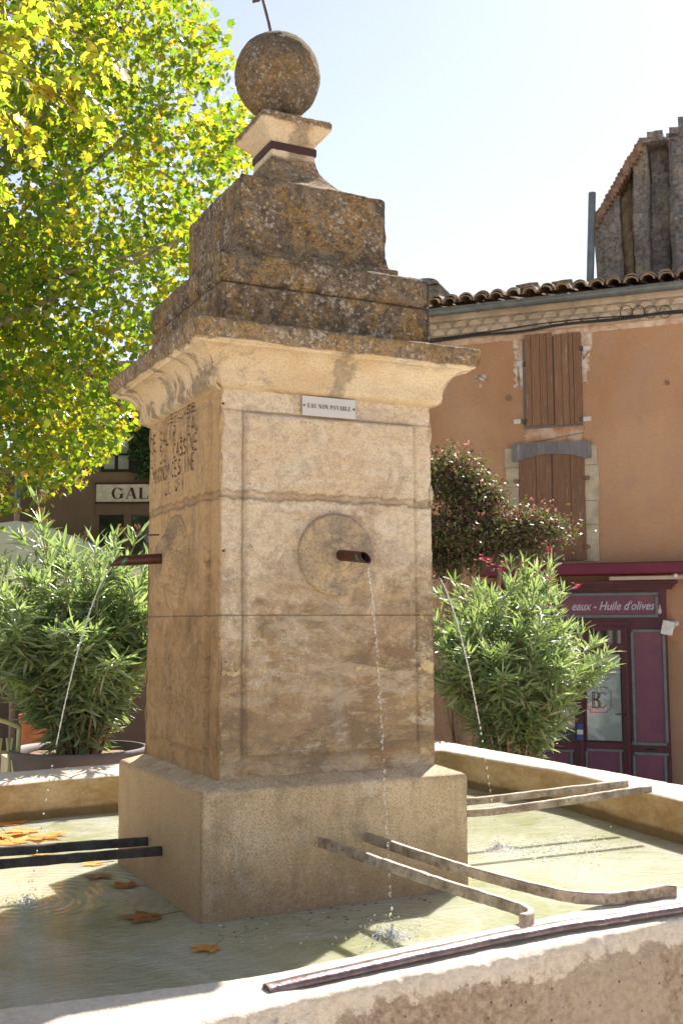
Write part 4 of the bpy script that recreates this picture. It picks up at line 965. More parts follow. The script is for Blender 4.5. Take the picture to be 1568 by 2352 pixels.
# planter (thing of its own, the shrub stands in it)
def planter(c, rx, h, label, cat='planter', mat='pot'):
    r_ = empty('planter', (c[0], c[1], c[2]-h), label, cat, 'plant pots round the fountain'); V = []; nn = 48
    pf = [(0, 0), (.80, 0), (.84, .2*h), (.93, .7*h), (1.0, h-.04), (1.03, h-.035), (1.035, h), (.99, h), (.97, h-.05), (.95, h-.09)]
    for (s, z) in pf:
        for k in range(nn):
            a = 2*math.pi*k/nn; V.append((c[0]+math.cos(a)*rx*s, c[1]+math.sin(a)*rx*s, c[2]-h+z))
    Fc = [(j*nn+k, j*nn+(k+1) % nn, (j+1)*nn+(k+1) % nn, (j+1)*nn+k) for j in range(len(pf)-1) for k in range(nn)]
    mk('pot_wall', V, Fc, MS[mat], r_, smooth=False).data.polygons.foreach_set('use_smooth', [True]*len(Fc))
    V = []; 
    for rr in np.linspace(0, .96, 9):
        for k in range(nn):
            a = 2*math.pi*k/nn; p = np.array([c[0]+math.cos(a)*rx*rr, c[1]+math.sin(a)*rx*rr, c[2]-.05]); p[2] += .02*fbm(p, 18); V.append(p)
    mk('soil', V, [(j*nn+k, j*nn+(k+1) % nn, (j+1)*nn+(k+1) % nn, (j+1)*nn+k) for j in range(8) for k in range(nn)], MS['soil'], r_)
    return r_
PC = at(182, 1716, 6.6); planter(PC, .385, .62, 'wide grey-brown round planter holding the left oleander')
RB = at(1180, 1800, 7.9)
fls = [at(1108, 1283, 7.6), at(1122, 1290, 7.6), at(1257, 1262, 7.7), at(1258, 1330, 7.5), at(1322, 1347, 7.7), at(1362, 1632, 7.4), at(1150, 1300, 7.6)]
oleander(RB, 1.66, .73, 66, 'tall oleander with a few magenta flowers, between the pillar and the maroon shop', 33, leafsize=(.095, .16), flowers=fls, per=1.3, low=.20)
p_ = RB.copy(); p_[2] += .02; planter(p_, .36, .55, 'round planter under the flowering oleander, hidden behind the basin rim')
# small orange pots and plants behind left oleander
for (px, py, dep, rx, h, lab) in [(80, 1640, 8.2, .11, .30, 'terracotta pot glimpsed behind the left oleander near the yellow chair'),]:
    c3 = at(px, py, dep); planter(c3, rx, h, lab, 'pot', 'terra')
    st = MB().box((c3[0]-.2, c3[1]-.2, gz(c3)), (c3[0]+.2, c3[1]+.2, c3[2]-h-.002)); tag(st.build('stone_stand', MS['cutstone']), 'low stone block carrying the '+lab.split(' glimpsed')[0].split(' on ')[0]+(' behind the left oleander' if dep < 9 else ' at the left frame edge'), 'stand')

# ------------------------------------------------------------ purple shrub
def cloudshrub(base, blobs, label):
    root = empty('purple_leaved_shrub', base, label, 'shrub'); g = np.random.default_rng(5); LP = []; tp = []; sm = MB()
    for (c, rx, ry, rz, nn) in blobs:
        c = np.array(c); q = catmull([base+g.normal(size=3)*.05, base*.4+c*.6, c], 8); sm.tube(q, [.055*(1-.75*j/len(q)) for j in range(len(q))], 7)
        for i in range(nn//22):
            d = g.normal(size=3); d /= np.linalg.norm(d); rr = g.uniform(.55, 1.0); cc_ = c+d*np.array([rx, ry, rz])*rr
            if d[2] < -.35: continue
            sm.tube(catmull([c, c*.5+cc_*.5+g.normal(size=3)*.03, cc_], 5), .004, 5)
            pts = cc_+g.normal(size=(40, 3))*np.array([.09, .09, .05]); LP.append(pts)
            if d[2] > .0 and g.random() < .38:
                for s in range(2):
                    e = cc_+np.array([g.normal()*.06, g.normal()*.06, g.uniform(.06, .16)])
                    tt = np.linspace(0, 1, 9)[:, None]; tp.append(cc_*(1-tt)+e*tt+g.normal(size=(9, 3))*.010)
    LP = np.vstack(LP); n = len(LP)
    V, F_ = leaves_mesh(OVA, LP, rdir(n, (0, 0, .1)), rdir(n, (0, 0, .9)), rng.uniform(.026, .050, n), .2, .3)
    mk('foliage', V, F_, MS['ph'], root); sm.build('branches', MS['stem'], root, smooth=True)
    T_ = np.vstack(tp); n = len(T_); V, F_ = leaves_mesh(OVA, T_, rdir(n, (0, 0, .6)), rdir(n, (0, -.3, .6)), rng.uniform(.018, .032, n), .2, .3)
    mk('young_shoots', V, F_, MS['pht'], root)
SB = at(1080, 1600, 9.6); SB[2] = gz(SB)
cloudshrub(SB, [(at(1020, 1118, 9.6), .36, .42, .30, 4600), (at(1085, 1150, 9.5), .22, .25, .20, 1900), (at(1060, 1235, 9.4), .45, .42, .22, 4200), (at(1205, 1225, 9.5), .36, .35, .17, 3300), (at(1150, 1275, 9.6), .40, .35, .16, 2200), (at(960, 1290, 9.6), .4, .4, .3, 2600), (at(1010, 1300, 9.6), .3, .3, .2, 1800)],
           'shrub with layered dark purple and green leaves and pink tips, beside the orange wall')

# ------------------------------------------------------------ orange house
UA = R(180-42.2-90)     # facade direction
U = np.array([math.sin(R(137.8)), math.cos(R(137.8)), 0.0])      # to the right along the wall
NF = np.array([-math.sin(R(47.8)), -math.cos(R(47.8)), 0.0])      # towards the viewer
F0 = at(1270, 1424, 14.0); F0[2] = 0
def fc(px, py, off=0.0):
    v = ray(px, py); o = F0+NF*off; t = ((o-EYE)@NF)/(v@NF); P = EYE+v*t
    return (P-F0)@U, P[2]
def fw(u, z, off=0.0): return F0+U*u+NF*off+np.array([0, 0, z])
def fbox(m, u0, u1, z0, z1, d0, d1):
    return m.box8([fw(u0, z0, d1), fw(u1, z0, d1), fw(u1, z0, d0), fw(u0, z0, d0), fw(u0, z1, d1), fw(u1, z1, d1), fw(u1, z1, d0), fw(u0, z1, d0)])
def pxbox(m, x0, y0, x1, y1, d0, d1):
    ua, za = fc(x0, (y0+y1)/2, d1); ub, zb_ = fc(x1, (y0+y1)/2, d1); um = (x0+x1)/2
    _, zt = fc(um, y0, d1); _, zl = fc(um, y1, d1); return fbox(m, ua, ub, zl, zt, d0, d1)
GB = -1.60
house = empty('orange_house', fw(0, GB), 'orange rendered house with brown shutters and a maroon shop front', 'house')
uL = fc(880, 1000)[0]; uR = fc(1900, 1000)[0]; zE = fc(1270, 700)[1]
ze = fc(1300, 757)[1]
# wall with window openings is covered by closed shutters: one slab per side
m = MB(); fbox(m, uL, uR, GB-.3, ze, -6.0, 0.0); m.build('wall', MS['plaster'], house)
m = MB(); fbox(m, uL, uR, ze-.075, ze+.0, 0.0, .03); m.build('pale_strip', MS['peel'], house)
# genoise: pale plaster cornice with rows of scallops
zt = fc(1300, 690)[1]
m = MB(); fbox(m, uL, uR, ze+.002, zt, -.3, .12)
u_ = uL+.05
while u_ < uR:
    for row, (dz_, dd) in enumerate(((.05, .150), (.145, .160))):
        c0 = u_+(.0 if row == 0 else .1); z0_ = ze+dz_; nn = 8; V = []
        for k in range(nn+1):
            a = math.pi*k/nn; V.append(fw(c0+.085*math.cos(a), z0_+.075*math.sin(a), dd)); 
        for k in range(nn+1):
            a = math.pi*k/nn; V.append(fw(c0+.085*math.cos(a), z0_+.075*math.sin(a), .1))
        b2 = nn+1; m.add(V, [(k, k+1, b2+k+1, b2+k) for k in range(nn)]+[tuple(range(nn+1))])
    u_ += .2
fbox(m, uL, uR, ze+.235, zt+.004, -.3, .20)
m.build('scalloped_cornice', MS['cream'], house)
# gutter
zg = fc(1270, 690, .34)[1]
pts = [fw(u, zg, .34) for u in np.linspace(uL, uR, 26)]
gt = MB(); nn = 9
for i, p in enumerate(pts):
    for rr in (.072, .066):
        for k in range(nn):
            a = math.pi+math.pi*k/(nn-1); gt.V.append(tuple(p+NF*(math.cos(a)*rr)+np.array([0, 0, math.sin(a)*rr+.035])))
for i in range(len(pts)-1):
    for h in (0, nn):
        for k in range(nn-1):
            a = i*2*nn+h+k; b = (i+1)*2*nn+h+k; gt.F.append((a, b, b+1, a+1))
    for k in (0, nn-1):
        a = i*2*nn+k; b = (i+1)*2*nn+k; gt.F.append((a, b, b+nn, a+nn))
g0 = gt.build('gutter', MS['zinc'], house, smooth=True)
m = MB(); m.tube([fw(uL, zg+.035, .412), fw(uR, zg+.035, .412)], .011, 8)
for u in np.arange(uL+.2, uR, .62):
    q = [fw(u, zg+.04+math.sin(a)*.077, .34-math.cos(a)*.077) for a in np.linspace(math.pi, 2*math.pi, 9)]
    q = [fw(u, zg+.035+math.sin(a)*.077, .34+math.cos(a)*.077) for a in np.linspace(math.pi, 2*math.pi, 9)]
    m.tube(q, .008, 5)
m.build('gutter_bracket', MS['zinc'], g0)
# cable swags
m = MB(); cz = ze+.015
q = [fw(u, cz+.05*math.sin(u*1.1)*.5+.012*math.sin(u*5), .145) for u in np.linspace(uL, uR, 60)]; m.tube(q, .019, 6)
q = [fw(u, cz+.03+.03*math.sin(u*1.7+1), .15) for u in np.linspace(uL, uR, 60)]; m.tube(q, .010, 6)
for px in (1437, 1465, 1493, 1526):
    u, z = fc(px, 716, .16); m.tube([fw(u+.075*math.cos(a), z+.08*math.sin(a), .16) for a in np.linspace(0, 2*math.pi, 17)], .005, 5)
m.build('cable', MS['cable'], house)
# roof: slab + canal tiles running up the slope
rs_ = .26
m = MB(); m.box8([fw(uL, zg+.06, .26), fw(uR, zg+.06, .26), fw(uR, zg+.06+6*rs_, -6), fw(uL, zg+.06+6*rs_, -6), fw(uL, zg+.10, .26), fw(uR, zg+.10, .26), fw(uR, zg+.10+6*rs_, -6), fw(uL, zg+.10+6*rs_, -6)])
rf = m.build('roof', MS['tile'], house)
m = MB(); rr_ = random.Random(4); u_ = uL; i = 0
while u_ < uR:
    for lay in range(3):
        r1_, nn = .088+.006*rr_.random(), 8
        for seg in range(5 if lay == 0 else 1):
            d0 = .385-.02*rr_.random()-lay*.05-seg*.40; d1 = d0-.46; zz = zg+.12+lay*.030+seg*.40*rs_+rr_.uniform(-.008, .008); zz1 = zz+.42*rs_; uo = u_+rr_.uniform(-.012, .012); V = []
            for (dd, z_, sc_) in ((d0, zz, 1.0), (d1, zz1, .9)):
                for r2_ in (r1_, r1_-.016):
                    for k in range(nn+1):
                        a = math.pi*k/nn; V.append(fw(uo+math.cos(a)*r2_*sc_, z_+math.sin(a)*r2_*sc_*.85, dd))
            c3 = nn+1; Fq = []
            for k in range(nn):
                Fq += [(k, k+1, 2*c3+k+1, 2*c3+k), (c3+k, 3*c3+k, 3*c3+k+1, c3+k+1), (k, c3+k, c3+k+1, k+1)]
            m.add(V, Fq)
    u_ += .212; i += 1
m.build('canal_tiles', MS['tile'], rf, smooth=False)
# loose stones on the roof
m = MB()
for (px, py, wpx) in [(1062, 690, 60), (1210, 662, 55), (1290, 655, 50), (1515, 305, 0)]:
    if wpx == 0: continue
    u, z = fc(px, py, .0); a = wpx/2509*14/2
    m2 = MB(); V = []
    for k in range(10):
        an = 2*math.pi*k/10; V.append((u+math.cos(an)*a*(1+.25*math.sin(k*2.1)), math.sin(an)*.22-.1))
    lowr = [fw(x, z-.03+.01*(i % 3), d_) for i, (x, d_) in enumerate(V)]; upr = [fw(x*.97+u*.03, z+.045+.015*math.sin(i*1.7), d_*.95) for i, (x, d_) in enumerate(V)]
    m = MB(); m.add(lowr+upr, [tuple(range(10))[::-1], tuple(range(10, 20))]+[(k, (k+1) % 10, 10+(k+1) % 10, 10+k) for k in range(10)])
    m.build('roof_stone', MS['lichen'], rf)
# chimney
m = MB(); ua, _ = fc(962, 660, -1.5); ub, _ = fc(1008, 660, -1.5); zt_ = fc(990, 655, -1.5)[1]
fbox(m, ua-.15, ub, zg, zt_, -2.2, -1.5); V = []
nn = 8
for dd in (-1.45, -2.25):
    for k in range(nn+1):
        a = math.pi*k/nn; V.append(fw((ua-.15+ub)/2+math.cos(a)*((ub-ua+.15)/2+.01), zt_+math.sin(a)*.11, dd))
m.add(V, [(k, k+1, nn+2+k, nn+1+k) for k in range(nn)]+[tuple(range(nn+1)), tuple(range(nn+1, 2*nn+2))[::-1]])
m.build('chimney', MS['tower'], rf)
# whitewashed patch round the attic window
def blob(px0, py0, px1, py1, off, seed, mat, name, parent, jag=6):
    rr = random.Random(seed); P = []; N_ = 26
    per_ = [(px0+(px1-px0)*t, py0) for t in np.linspace(0, 1, N_)]+[(px1, py0+(py1-py0)*t) for t in np.linspace(0, 1, N_)][1:]+[(px1-(px1-px0)*t, py1) for t in np.linspace(0, 1, N_)][1:]+[(px0, py1-(py1-py0)*t) for t in np.linspace(0, 1, N_)][1:-1]
    V = []; cx, cy = (px0+px1)/2, (py0+py1)/2
    for (x, y) in per_:
        x += rr.uniform(-1, 1)*jag*.5; y += rr.uniform(-1, 1)*jag*.5
        u, z = fc(x, y, off); V.append(fw(u, z, off))
    k = len(V); u, z = fc(cx, cy, off); V2 = [v-NF*(off+.01) for v in V]
    Fq = [tuple(range(k))]+[(i, (i+1) % k, k+(i+1) % k, k+i) for i in range(k)]
    return mk(name, V+V2, Fq, mat, parent)
blob(1178, 744, 1358, 800, .006, 1, MS['peel'], 'whitewash_patch', house, 3)
blob(1182, 800, 1203, 890, .006, 2, MS['peel'], 'whitewash_patch', house, 10)
blob(1334, 800, 1350, 880, .006, 3, MS['peel'], 'whitewash_patch', house, 10)
blob(1205, 980, 1340, 1022, .004, 6, mat_simple('flaking_pink_render', (.50, .36, .28), .95, .1, 0, 20, .7, .4, 5, (.36, .17, .09)), 'flaking_patch', house, 8)
blob(1092, 862, 1118, 874, .004, 4, MS['peel'], 'whitewash_patch', house, 8)
# attic window
def shutter_leaf(parent, x0, y0, x1, y1, nb, mat, off=.045, arch=0, seed=0):
    m = MB(); rr = random.Random(seed)
    ua, zt_ = fc(x0, y0, off); ub, _ = fc(x1, y0, off); _, zb2 = fc((x0+x1)/2, y1, off)
    ed = np.sort(np.array([0, 1]+[(k+rr.uniform(-.18, .18))/nb for k in range(1, nb)]))
    for a, b in zip(ed[:-1], ed[1:]):
        wa, wb = ua+(ub-ua)*a+.003, ua+(ub-ua)*b-.003; o_ = off+rr.uniform(-.004, .004)
        za = zt_-(arch*(a-.0)**1 if False else 0)
        m.box8([fw(wa, zb2, o_), fw(wb, zb2, o_), fw(wb, zb2, .006), fw(wa, zb2, .006), fw(wa, zt_+arch_f(arch, a, parent), o_), fw(wb, zt_+arch_f(arch, b, parent), o_), fw(wb, zt_+arch_f(arch, b, parent), .006), fw(wa, zt_+arch_f(arch, a, parent), .006)])
    o = m.build('shutter', mat, parent); return o
def arch_f(arch, t, p):
    if arch == 0: return 0
    return -.05*(1-t)**2 if arch == 1 else -.05*t**2
m = MB(); pxbox(m, 1200, 764, 1336, 982, -.05, .012); w1 = m.build('window', MS['lintel'], house)
shutter_leaf(w1, 1203, 770, 1267, 977, 4, MS['shut1'], seed=1); shutter_leaf(w1, 1269, 768, 1332, 975, 4, MS['shut1'], seed=2)
for (x, y, s) in [(1192, 835, -1), (1185, 968, -1), (1340, 800, 1), (1342, 962, 1)]:
    m = MB(); pxbox(m, x-6, y-5, x+14 if s > 0 else x+10, y+5, 0, .02); m.build('hinge_plate', MS['white'], w1)
    m = MB(); xx = 1202 if s < 0 else 1333; pxbox(m, xx-3, y-5, xx+4, y+5, .01, .06); m.build('hinge', MS['darkiron'], w1)
# first floor window
m = MB(); pxbox(m, 1189, 1046, 1343, 1290, 0, .008); w2 = m.build('window', MS['lintel'], house)
for (x0, x1, ys) in [(1160, 1191, [1030, 1075, 1120, 1165, 1210, 1290]), (1341, 1372, [1022, 1068, 1150, 1205, 1290])]:
    m = MB()
    for ya, yb in zip(ys[:-1], ys[1:]):
        j = random.uniform(-3, 3); pxbox(m, x0+(j if x0 < 1200 else 0), ya, x1+(j if x0 > 1300 else 0), yb-1.2, 0, .018+random.uniform(-.003, .003))
    m.build('stone_jamb', MS['cutstone'], w2)
shutter_leaf(w2, 1190, 1042, 1265, 1287, 2, MS['shut2'], .03, 1, 5); shutter_leaf(w2, 1267, 1042, 1341, 1287, 2, MS['shut2'], .03, 2, 6)
ua, zt_ = fc(1175, 1021, .06); ub, zb2 = fc(1356, 1050, .06); m = MB(); N_ = 12
for k in range(N_):
    t0, t1 = k/N_, (k+1)/N_; f0 = lambda t: zb2+.075*max(0, 1-((t-.5)/.42)**2)+.004*math.sin(t*19); g1 = lambda t: zt_+.012*math.sin(t*5)+.0*t
    a, b = ua+(ub-ua)*t0, ua+(ub-ua)*t1
    m.box8([fw(a, f0(t0), .06), fw(b, f0(t1), .06), fw(b, f0(t1), .0), fw(a, f0(t0), .0), fw(a, g1(t0), .06), fw(b, g1(t1), .06), fw(b, g1(t1), .0), fw(a, g1(t0), .0)])
m.build('oak_lintel', MS['lintel'], w2)
for (x, y) in [(1185, 1105), (1347, 1097), (1347, 1255)]:
    m = MB(); pxbox(m, x-6, y-4, x+5, y+4, .01, .06); m.build('hinge', MS['brick'], w2)
for (x, y) in [(1166, 914), (1626, 934)]: pass
# shop front
shop = MB(); pxbox(shop, 1130, 1352, 1537, 1990, 0, .10); sf = shop.build('shop_front', MS['maroon'], house)
m = MB(); pxbox(m, 1100, 1292, 1700, 1319, .0, .42); aw = m.build('awning_case', MS['dmar'], house)
bv = aw.modifiers.new('b', 'BEVEL'); bv.width = .02; bv.segments = 3
m = MB(); pxbox(m, 1398, 1323, 1590, 1331, .30, .36); m.build('awning_arm', MS['cream'], aw)
m = MB(); u, z = fc(1550, 1322, .33); m.ball(fw(u, z, .35), .03, 10, 8); m.build('arm_joint', MS['white'], aw)
m = MB(); pxbox(m, 1110, 1336, 1552, 1343, 0, .24); pxbox(m, 1115, 1343, 1546, 1349, 0, .19); pxbox(m, 1120, 1349, 1541, 1356, 0, .14); m.build('shop_cornice', MS['maroon'], sf)
def panel(x0, y0, x1, y1, parent, name='panel', off=.10, mw=6, pm='mpanel'):
    m = MB(); pxbox(m, x0, y0, x1, y1, off-.01, off+.006); p = m.build(name, MS[pm], parent)
    m = MB(); pxbox(m, x0-mw, y0-mw, x1+mw, y0, off-.01, off+.025); pxbox(m, x0-mw, y1, x1+mw, y1+mw, off-.01, off+.025)
    pxbox(m, x0-mw, y0, x0, y1, off-.01, off+.0247); pxbox(m, x1, y0, x1+mw, y1, off-.01, off+.0247); m.build('moulding', MS['moul'], p if False else parent)
    return p
panel(1140, 1369, 1504, 1413, sf, 'sign_panel', mw=6)
def textmesh(body, u0, u1, z0, h, off, parent, mat, shear=.0, name='lettering'):
    cu = bpy.data.curves.new('t', 'FONT'); cu.body = body; cu.shear = shear; cu.size = 1.0; cu.resolution_u = 3; cu.offset = .012
    ob = bpy.data.objects.new('t', cu); COL.objects.link(ob); dg = bpy.context.evaluated_depsgraph_get(); me = bpy.data.meshes.new_from_object(ob.evaluated_get(dg))
    co = np.empty(len(me.vertices)*3); me.vertices.foreach_get('co', co); co = co.reshape(-1, 3); x0, x1 = co[:, 0].min(), co[:, 0].max()
    Fq = [tuple(p.vertices) for p in me.polygons]; s = (u1-u0)/(x1-x0)
    W = [fw(u0+(x-x0)*s, z0+y*h/.70, off) for x, y, _ in co]
    bpy.data.objects.remove(ob); bpy.data.meshes.remove(me); bpy.data.curves.remove(cu)
    return mk(name, W, Fq, mat, parent)
ua, z0_ = fc(1270, 1402, .11); ub, _ = fc(1503, 1402, .11); hh_ = fc(1400, 1381, .11)[1]-fc(1400, 1402, .11)[1]
textmesh("eaux - Huile d'olives", fc(1313, 1402, .11)[0], ub, z0_, hh_*.93, .109, sf, MS['letter'], .35)
m = MB(); u, z = fc(1514, 1400, .12); m.ball(fw(u, z-.02, .115), .03, 8, 6, (1, .2, 1.2)); m.ball(fw(u, z+.03, .115), .015, 8, 6, (.7, .2, 2.2)); m.build('painted_flask', MS['cream'], sf)
# pilaster panels right
panel(1457, 1452, 1524, 1706, sf, mw=6); panel(1462, 1735, 1528, 1985, sf, mw=6)
m = MB(); pxbox(m, 1482, 1719, 1506, 1723, .10, .104); m.build('letter_slot', MS['black'], sf)
# door
m = MB(); pxbox(m, 1344, 1440, 1443, 1990, .10, .106); dr = m.build('door', MS['maroon'], house)
m = MB()
for (a, b, c3, d4) in [(1440, 1435, 1447, 1990), (1330, 1435, 1341, 1990), (1330, 1428, 1447, 1437), (1341, 1481, 1440, 1490)]: pxbox(m, a, b, c3, d4, .09, .128)
m.build('door_frame', MS['maroon'], dr)
m = MB(); pxbox(m, 1352, 1448, 1424, 1478, .10, .109); m.build('transom_glass', MS['dglass'], dr)
m = MB(); pxbox(m, 1346, 1503, 1425, 1701, .10, .1095); m.build('door_glass', MS['frost'], dr)
m = MB(); pxbox(m, 1342, 1701, 1428, 1705, .10, .115); pxbox(m, 1425, 1500, 1428, 1701, .10, .1147); m.build('glazing_bead', MS['black'], dr)
panel(1352, 1726, 1425, 1985, dr, off=.106, mw=5)
# door decal: two interlaced letters in a frame with cut corners
def pl(m, pts, w_, off):
    Q = [np.array(fc(x, y, off)) for x, y in pts]
    for a, b in zip(Q[:-1], Q[1:]):
        d = b-a; L_ = np.linalg.norm(d)+1e-9; nn2 = np.array([-d[1], d[0]])/L_*w_; m.add([fw(*(a-nn2), off), fw(*(a+nn2), off), fw(*(b+nn2), off), fw(*(b-nn2), off)], [(0, 1, 2, 3)])
m = MB(); x0, x1, y0, y1, k = 1347, 1402, 1579, 1636, 8
pl(m, [(x0+k, y0), (x1-k, y0), (x1-k, y0+k*.7), (x1, y0+k), (x1, y1-k), (x1-k, y1-k*.7), (x1-k, y1), (x0+k, y1), (x0+k, y1-k*.7), (x0, y1-k), (x0, y0+k), (x0+k, y0+k*.7), (x0+k, y0)], .004, .1105)
for dx in (0, 3.5):
    pl(m, [(1360+dx, 1590), (1360+dx, 1625)], .006, .1107); pl(m, [(1357+dx, 1590), (1368+dx, 1590), (1374+dx, 1596), (1370+dx, 1605), (1360+dx, 1607), (1372+dx, 1609), (1377+dx, 1617), (1371+dx, 1625), (1357+dx, 1625)], .005, .1109)
pl(m, [(1391, 1596), (1384, 1590), (1375, 1594), (1371, 1608), (1375, 1621), (1384, 1626), (1391, 1619)], .006, .1111)
m.build('decal', MS['logo'], dr)
m = MB(); pxbox(m, 1325, 1662, 1337, 1675, .128, .1295); m.build('blue_sticker', MS['blue'], dr); m = MB(); pxbox(m, 1325, 1688, 1338, 1700, .128, .1297); m.build('blue_sticker', MS['blue'], dr)
m = MB(); hq = fw(*fc(1434, 1640, .11), .11); m.tube([hq, hq+NF*.05, hq+NF*.05-U*.10], .009, 7); m.build('door_handle', MS['darkiron'], dr)
m = MB(); pxbox(m, 1324, 1676, 1338, 1687, .128, .1291); m.build('white_sticker', MS['white'], dr)
# left shop window and panel below, mostly behind the oleander
m = MB(); pxbox(m, 1140, 1503, 1318, 1701, .10, .109); m.build('shop_window', MS['dglass'], sf); panel(1225, 1726, 1312, 1985, sf, mw=5); panel(1145, 1726, 1210, 1985, sf, mw=5)
# flood light beside the shop
lu, lz = fc(1532, 1442, .30); P0 = fw(lu, lz, .28)
fl_ = empty('floodlight', fw(*fc(1548, 1435, .02), .02), 'small white square floodlight on a bracket at the right of the shop sign', 'lamp')
a_ = np.array(U)*math.cos(.22)+np.array([0, 0, -math.sin(.22)])*1; bz = np.array([0, 0, math.cos(.22)])+U*math.sin(.22)
m = MB(); c8 = []
for dn in (.0, .05):
    for (s, t) in ((-1, -1), (1, -1), (1, 1), (-1, 1)): c8.append(P0+a_*s*.067+bz*t*.085+NF*(.05-dn))
m.add(c8, [(0, 1, 2, 3), (7, 6, 5, 4), (0, 4, 5, 1), (1, 5, 6, 2), (2, 6, 7, 3), (3, 7, 4, 0)]); o = m.build('lamp_housing', MS['white'], fl_); bv = o.modifiers.new('b', 'BEVEL'); bv.width = .008; bv.segments = 2
m = MB(); q1 = fw(*fc(1550, 1432, .12), .10); m.tube([P0+U*.06, q1, fw(*fc(1553, 1430, .0), .0)], .018, 8); m.build('bracket', MS['white'], fl_)
m = MB(); m.ball(q1, .038, 10, 8); m.build('sensor', MS['plate'], fl_)
for (x, y, r_) in [(1168, 914, .045), (1626, 934, .05), (1531, 879, .035)]:
    u, z = fc(x, y, .01); m = MB(); m.tube([fw(u, z, -.0), fw(u, z, .012)], r_*.9, 10); m.build('tie_plate', MS['brick'], house)

# ------------------------------------------------------------ old tower behind the roof
TO = -3.2
def tb(m, x0, x1, ytl, ytr, yb, d0, d1):
    ua, za = fc(x0, ytl, d1); ub, zb3 = fc(x1, ytr, d1); _, zl = fc((x0+x1)/2, yb, d1)
    return m.box8([fw(ua, zl, d1), fw(ub, zl, d1), fw(ub, zl, d0), fw(ua, zl, d0), fw(ua, za, d1), fw(ub, zb3, d1), fw(ub, zb3, d0), fw(ua, za, d0)])
tw = empty('ruined_tower', fw(fc(1470, 700, TO)[0], GB, TO), 'tall rough grey masonry gable with vertical ribs rising behind the tiled roof', 'tower')
def rough_strip(x0, x1, ytl, ytr, yb, d0, d1, name, mat, amp=.05):
    ua, za = fc(x0, ytl, d1); ub, zb3 = fc(x1, ytr, d1); _, zl = fc((x0+x1)/2, yb, d1); nu, nz = 10, 40; V = []
    for j in range(nz+1):
        for i in range(nu+1):
            s, t = i/nu, j/nz; zz = zl*(1-t)+(za*(1-s)+zb3*s)*t; u = ua*(1-s)+ub*s; e = min(s, 1-s)
            p = fw(u, zz, d1-.07*max(0, 1-e/.12)); p = p+NF*amp*1.6*fbm(p, 1.6)+NF*.05*fbm(p, 6)+U*.035*fbm(p+9, 1.4)*(1-.6*min(1, e/.3)); V.append(p)
    k = nu+1; Fq = [(j*k+i, j*k+i+1, (j+1)*k+i+1, (j+1)*k+i) for j in range(nz) for i in range(nu)]
    b0 = len(V); V += [fw(ua, zl, d0), fw(ub, zl, d0), fw(ub, zb3, d0), fw(ua, za, d0)]
    Fq += [tuple([j*k for j in range(nz+1)]+[b0+3, b0]), tuple([j*k+nu for j in range(nz, -1, -1)]+[b0+1, b0+2]), tuple([nz*k+i for i in range(nu, -1, -1)]+[b0+3, b0+2][::1]), (b0, b0+3, b0+2, b0+1)]
    return mk(name, V, Fq, mat, tw)
rough_strip(1363, 1420, 497, 408, 700, TO-2.2, TO, 'masonry_rib', MS['tower'])
rough_strip(1420, 1449, 412, 352, 700, TO-2.2, TO-.28, 'recessed_render', MS['yel'])
rough_strip(1447, 1484, 356, 320, 700, TO-2.2, TO-.02, 'masonry_rib', MS['tower'])
rough_strip(1484, 1533, 318, 316, 700, TO-2.2, TO-.25, 'recessed_wall', MS['tower'], .08)
rough_strip(1531, 1640, 318, 250, 700, TO-2.2, TO+.05, 'masonry_rib', MS['tower'])
rough_strip(1640, 1780, 255, 250, 700, TO-2.2, TO-.2, 'recessed_wall', MS['tower'])
# tiled verge along the sloping left edge
m = MB(); A_, B_ = (1364, 500), (1470, 316)
for i in range(19):
    t = i/19; x, y = A_[0]+(B_[0]-A_[0])*t, A_[1]+(B_[1]-A_[1])*t-4*math.sin(t*math.pi); jt = random.uniform(-1.5, 1.5)
    tb(m, x-3+jt, x+9+jt, y-1, y-9, y+22, TO-2.25, TO+.06+random.uniform(0, .03))
m.build('tile_verge', MS['brick'], tw)
m = MB()
for (x0, x1, y0, y1) in [(1465, 1531, 316, 321), (1484, 1506, 303, 316), (1500, 1520, 300, 314), (1528, 1560, 306, 316), (1535, 1600, 292, 309), (1555, 1640, 268, 296)]:
    tb(m, x0, x1, y0, y0-2, y1+3, TO-2.0, TO+.08)
m.build('cap_stone', MS['tower'], tw)
# flue pipe
u0_, z0_ = fc(1353, 700, TO+.1); u1_, z1_ = fc(1359, 443, TO+.1)
pp = MB().tube([fw(u0_, z0_, TO+.1), fw(u1_, z1_, TO+.1)], .060, 12); fp = tag(pp.build('flue_pipe', MS['zinc'], smooth=False), 'tall dark metal flue pipe standing beside the ruined tower', 'pipe')

# ------------------------------------------------------------ shaded house at the left
DL = 15.0
def lw(px, py, off=0.0):
    v = ray(px, py); dep = DL-off; P = EYE+v*(dep/(v@H0)); return (P-EYE)@r0, P[2]
def lp(l, z, off=0.0): return EYE*np.array([1, 1, 0])+r0*l+H0*(DL-off)+np.array([0, 0, z])
def lbox(m, l0, l1, z0, z1, d0, d1):
    return m.box8([lp(l0, z0, d1), lp(l1, z0, d1), lp(l1, z0, d0), lp(l0, z0, d0), lp(l0, z1, d1), lp(l1, z1, d1), lp(l1, z1, d0), lp(l0, z1, d0)])
def lpx(m, x0, y0, x1, y1, d0, d1):
    a, _ = lw(x0, (y0+y1)/2, d1); b, _ = lw(x1, (y0+y1)/2, d1); _, t = lw((x0+x1)/2, y0, d1); _, l = lw((x0+x1)/2, y1, d1); return lbox(m, a, b, l, t, d0, d1)
gh = empty('gallery_house', lp(lw(240, 1200)[0], GB), 'shaded brown house with black shutters and a gallery sign, behind the plane tree', 'house')
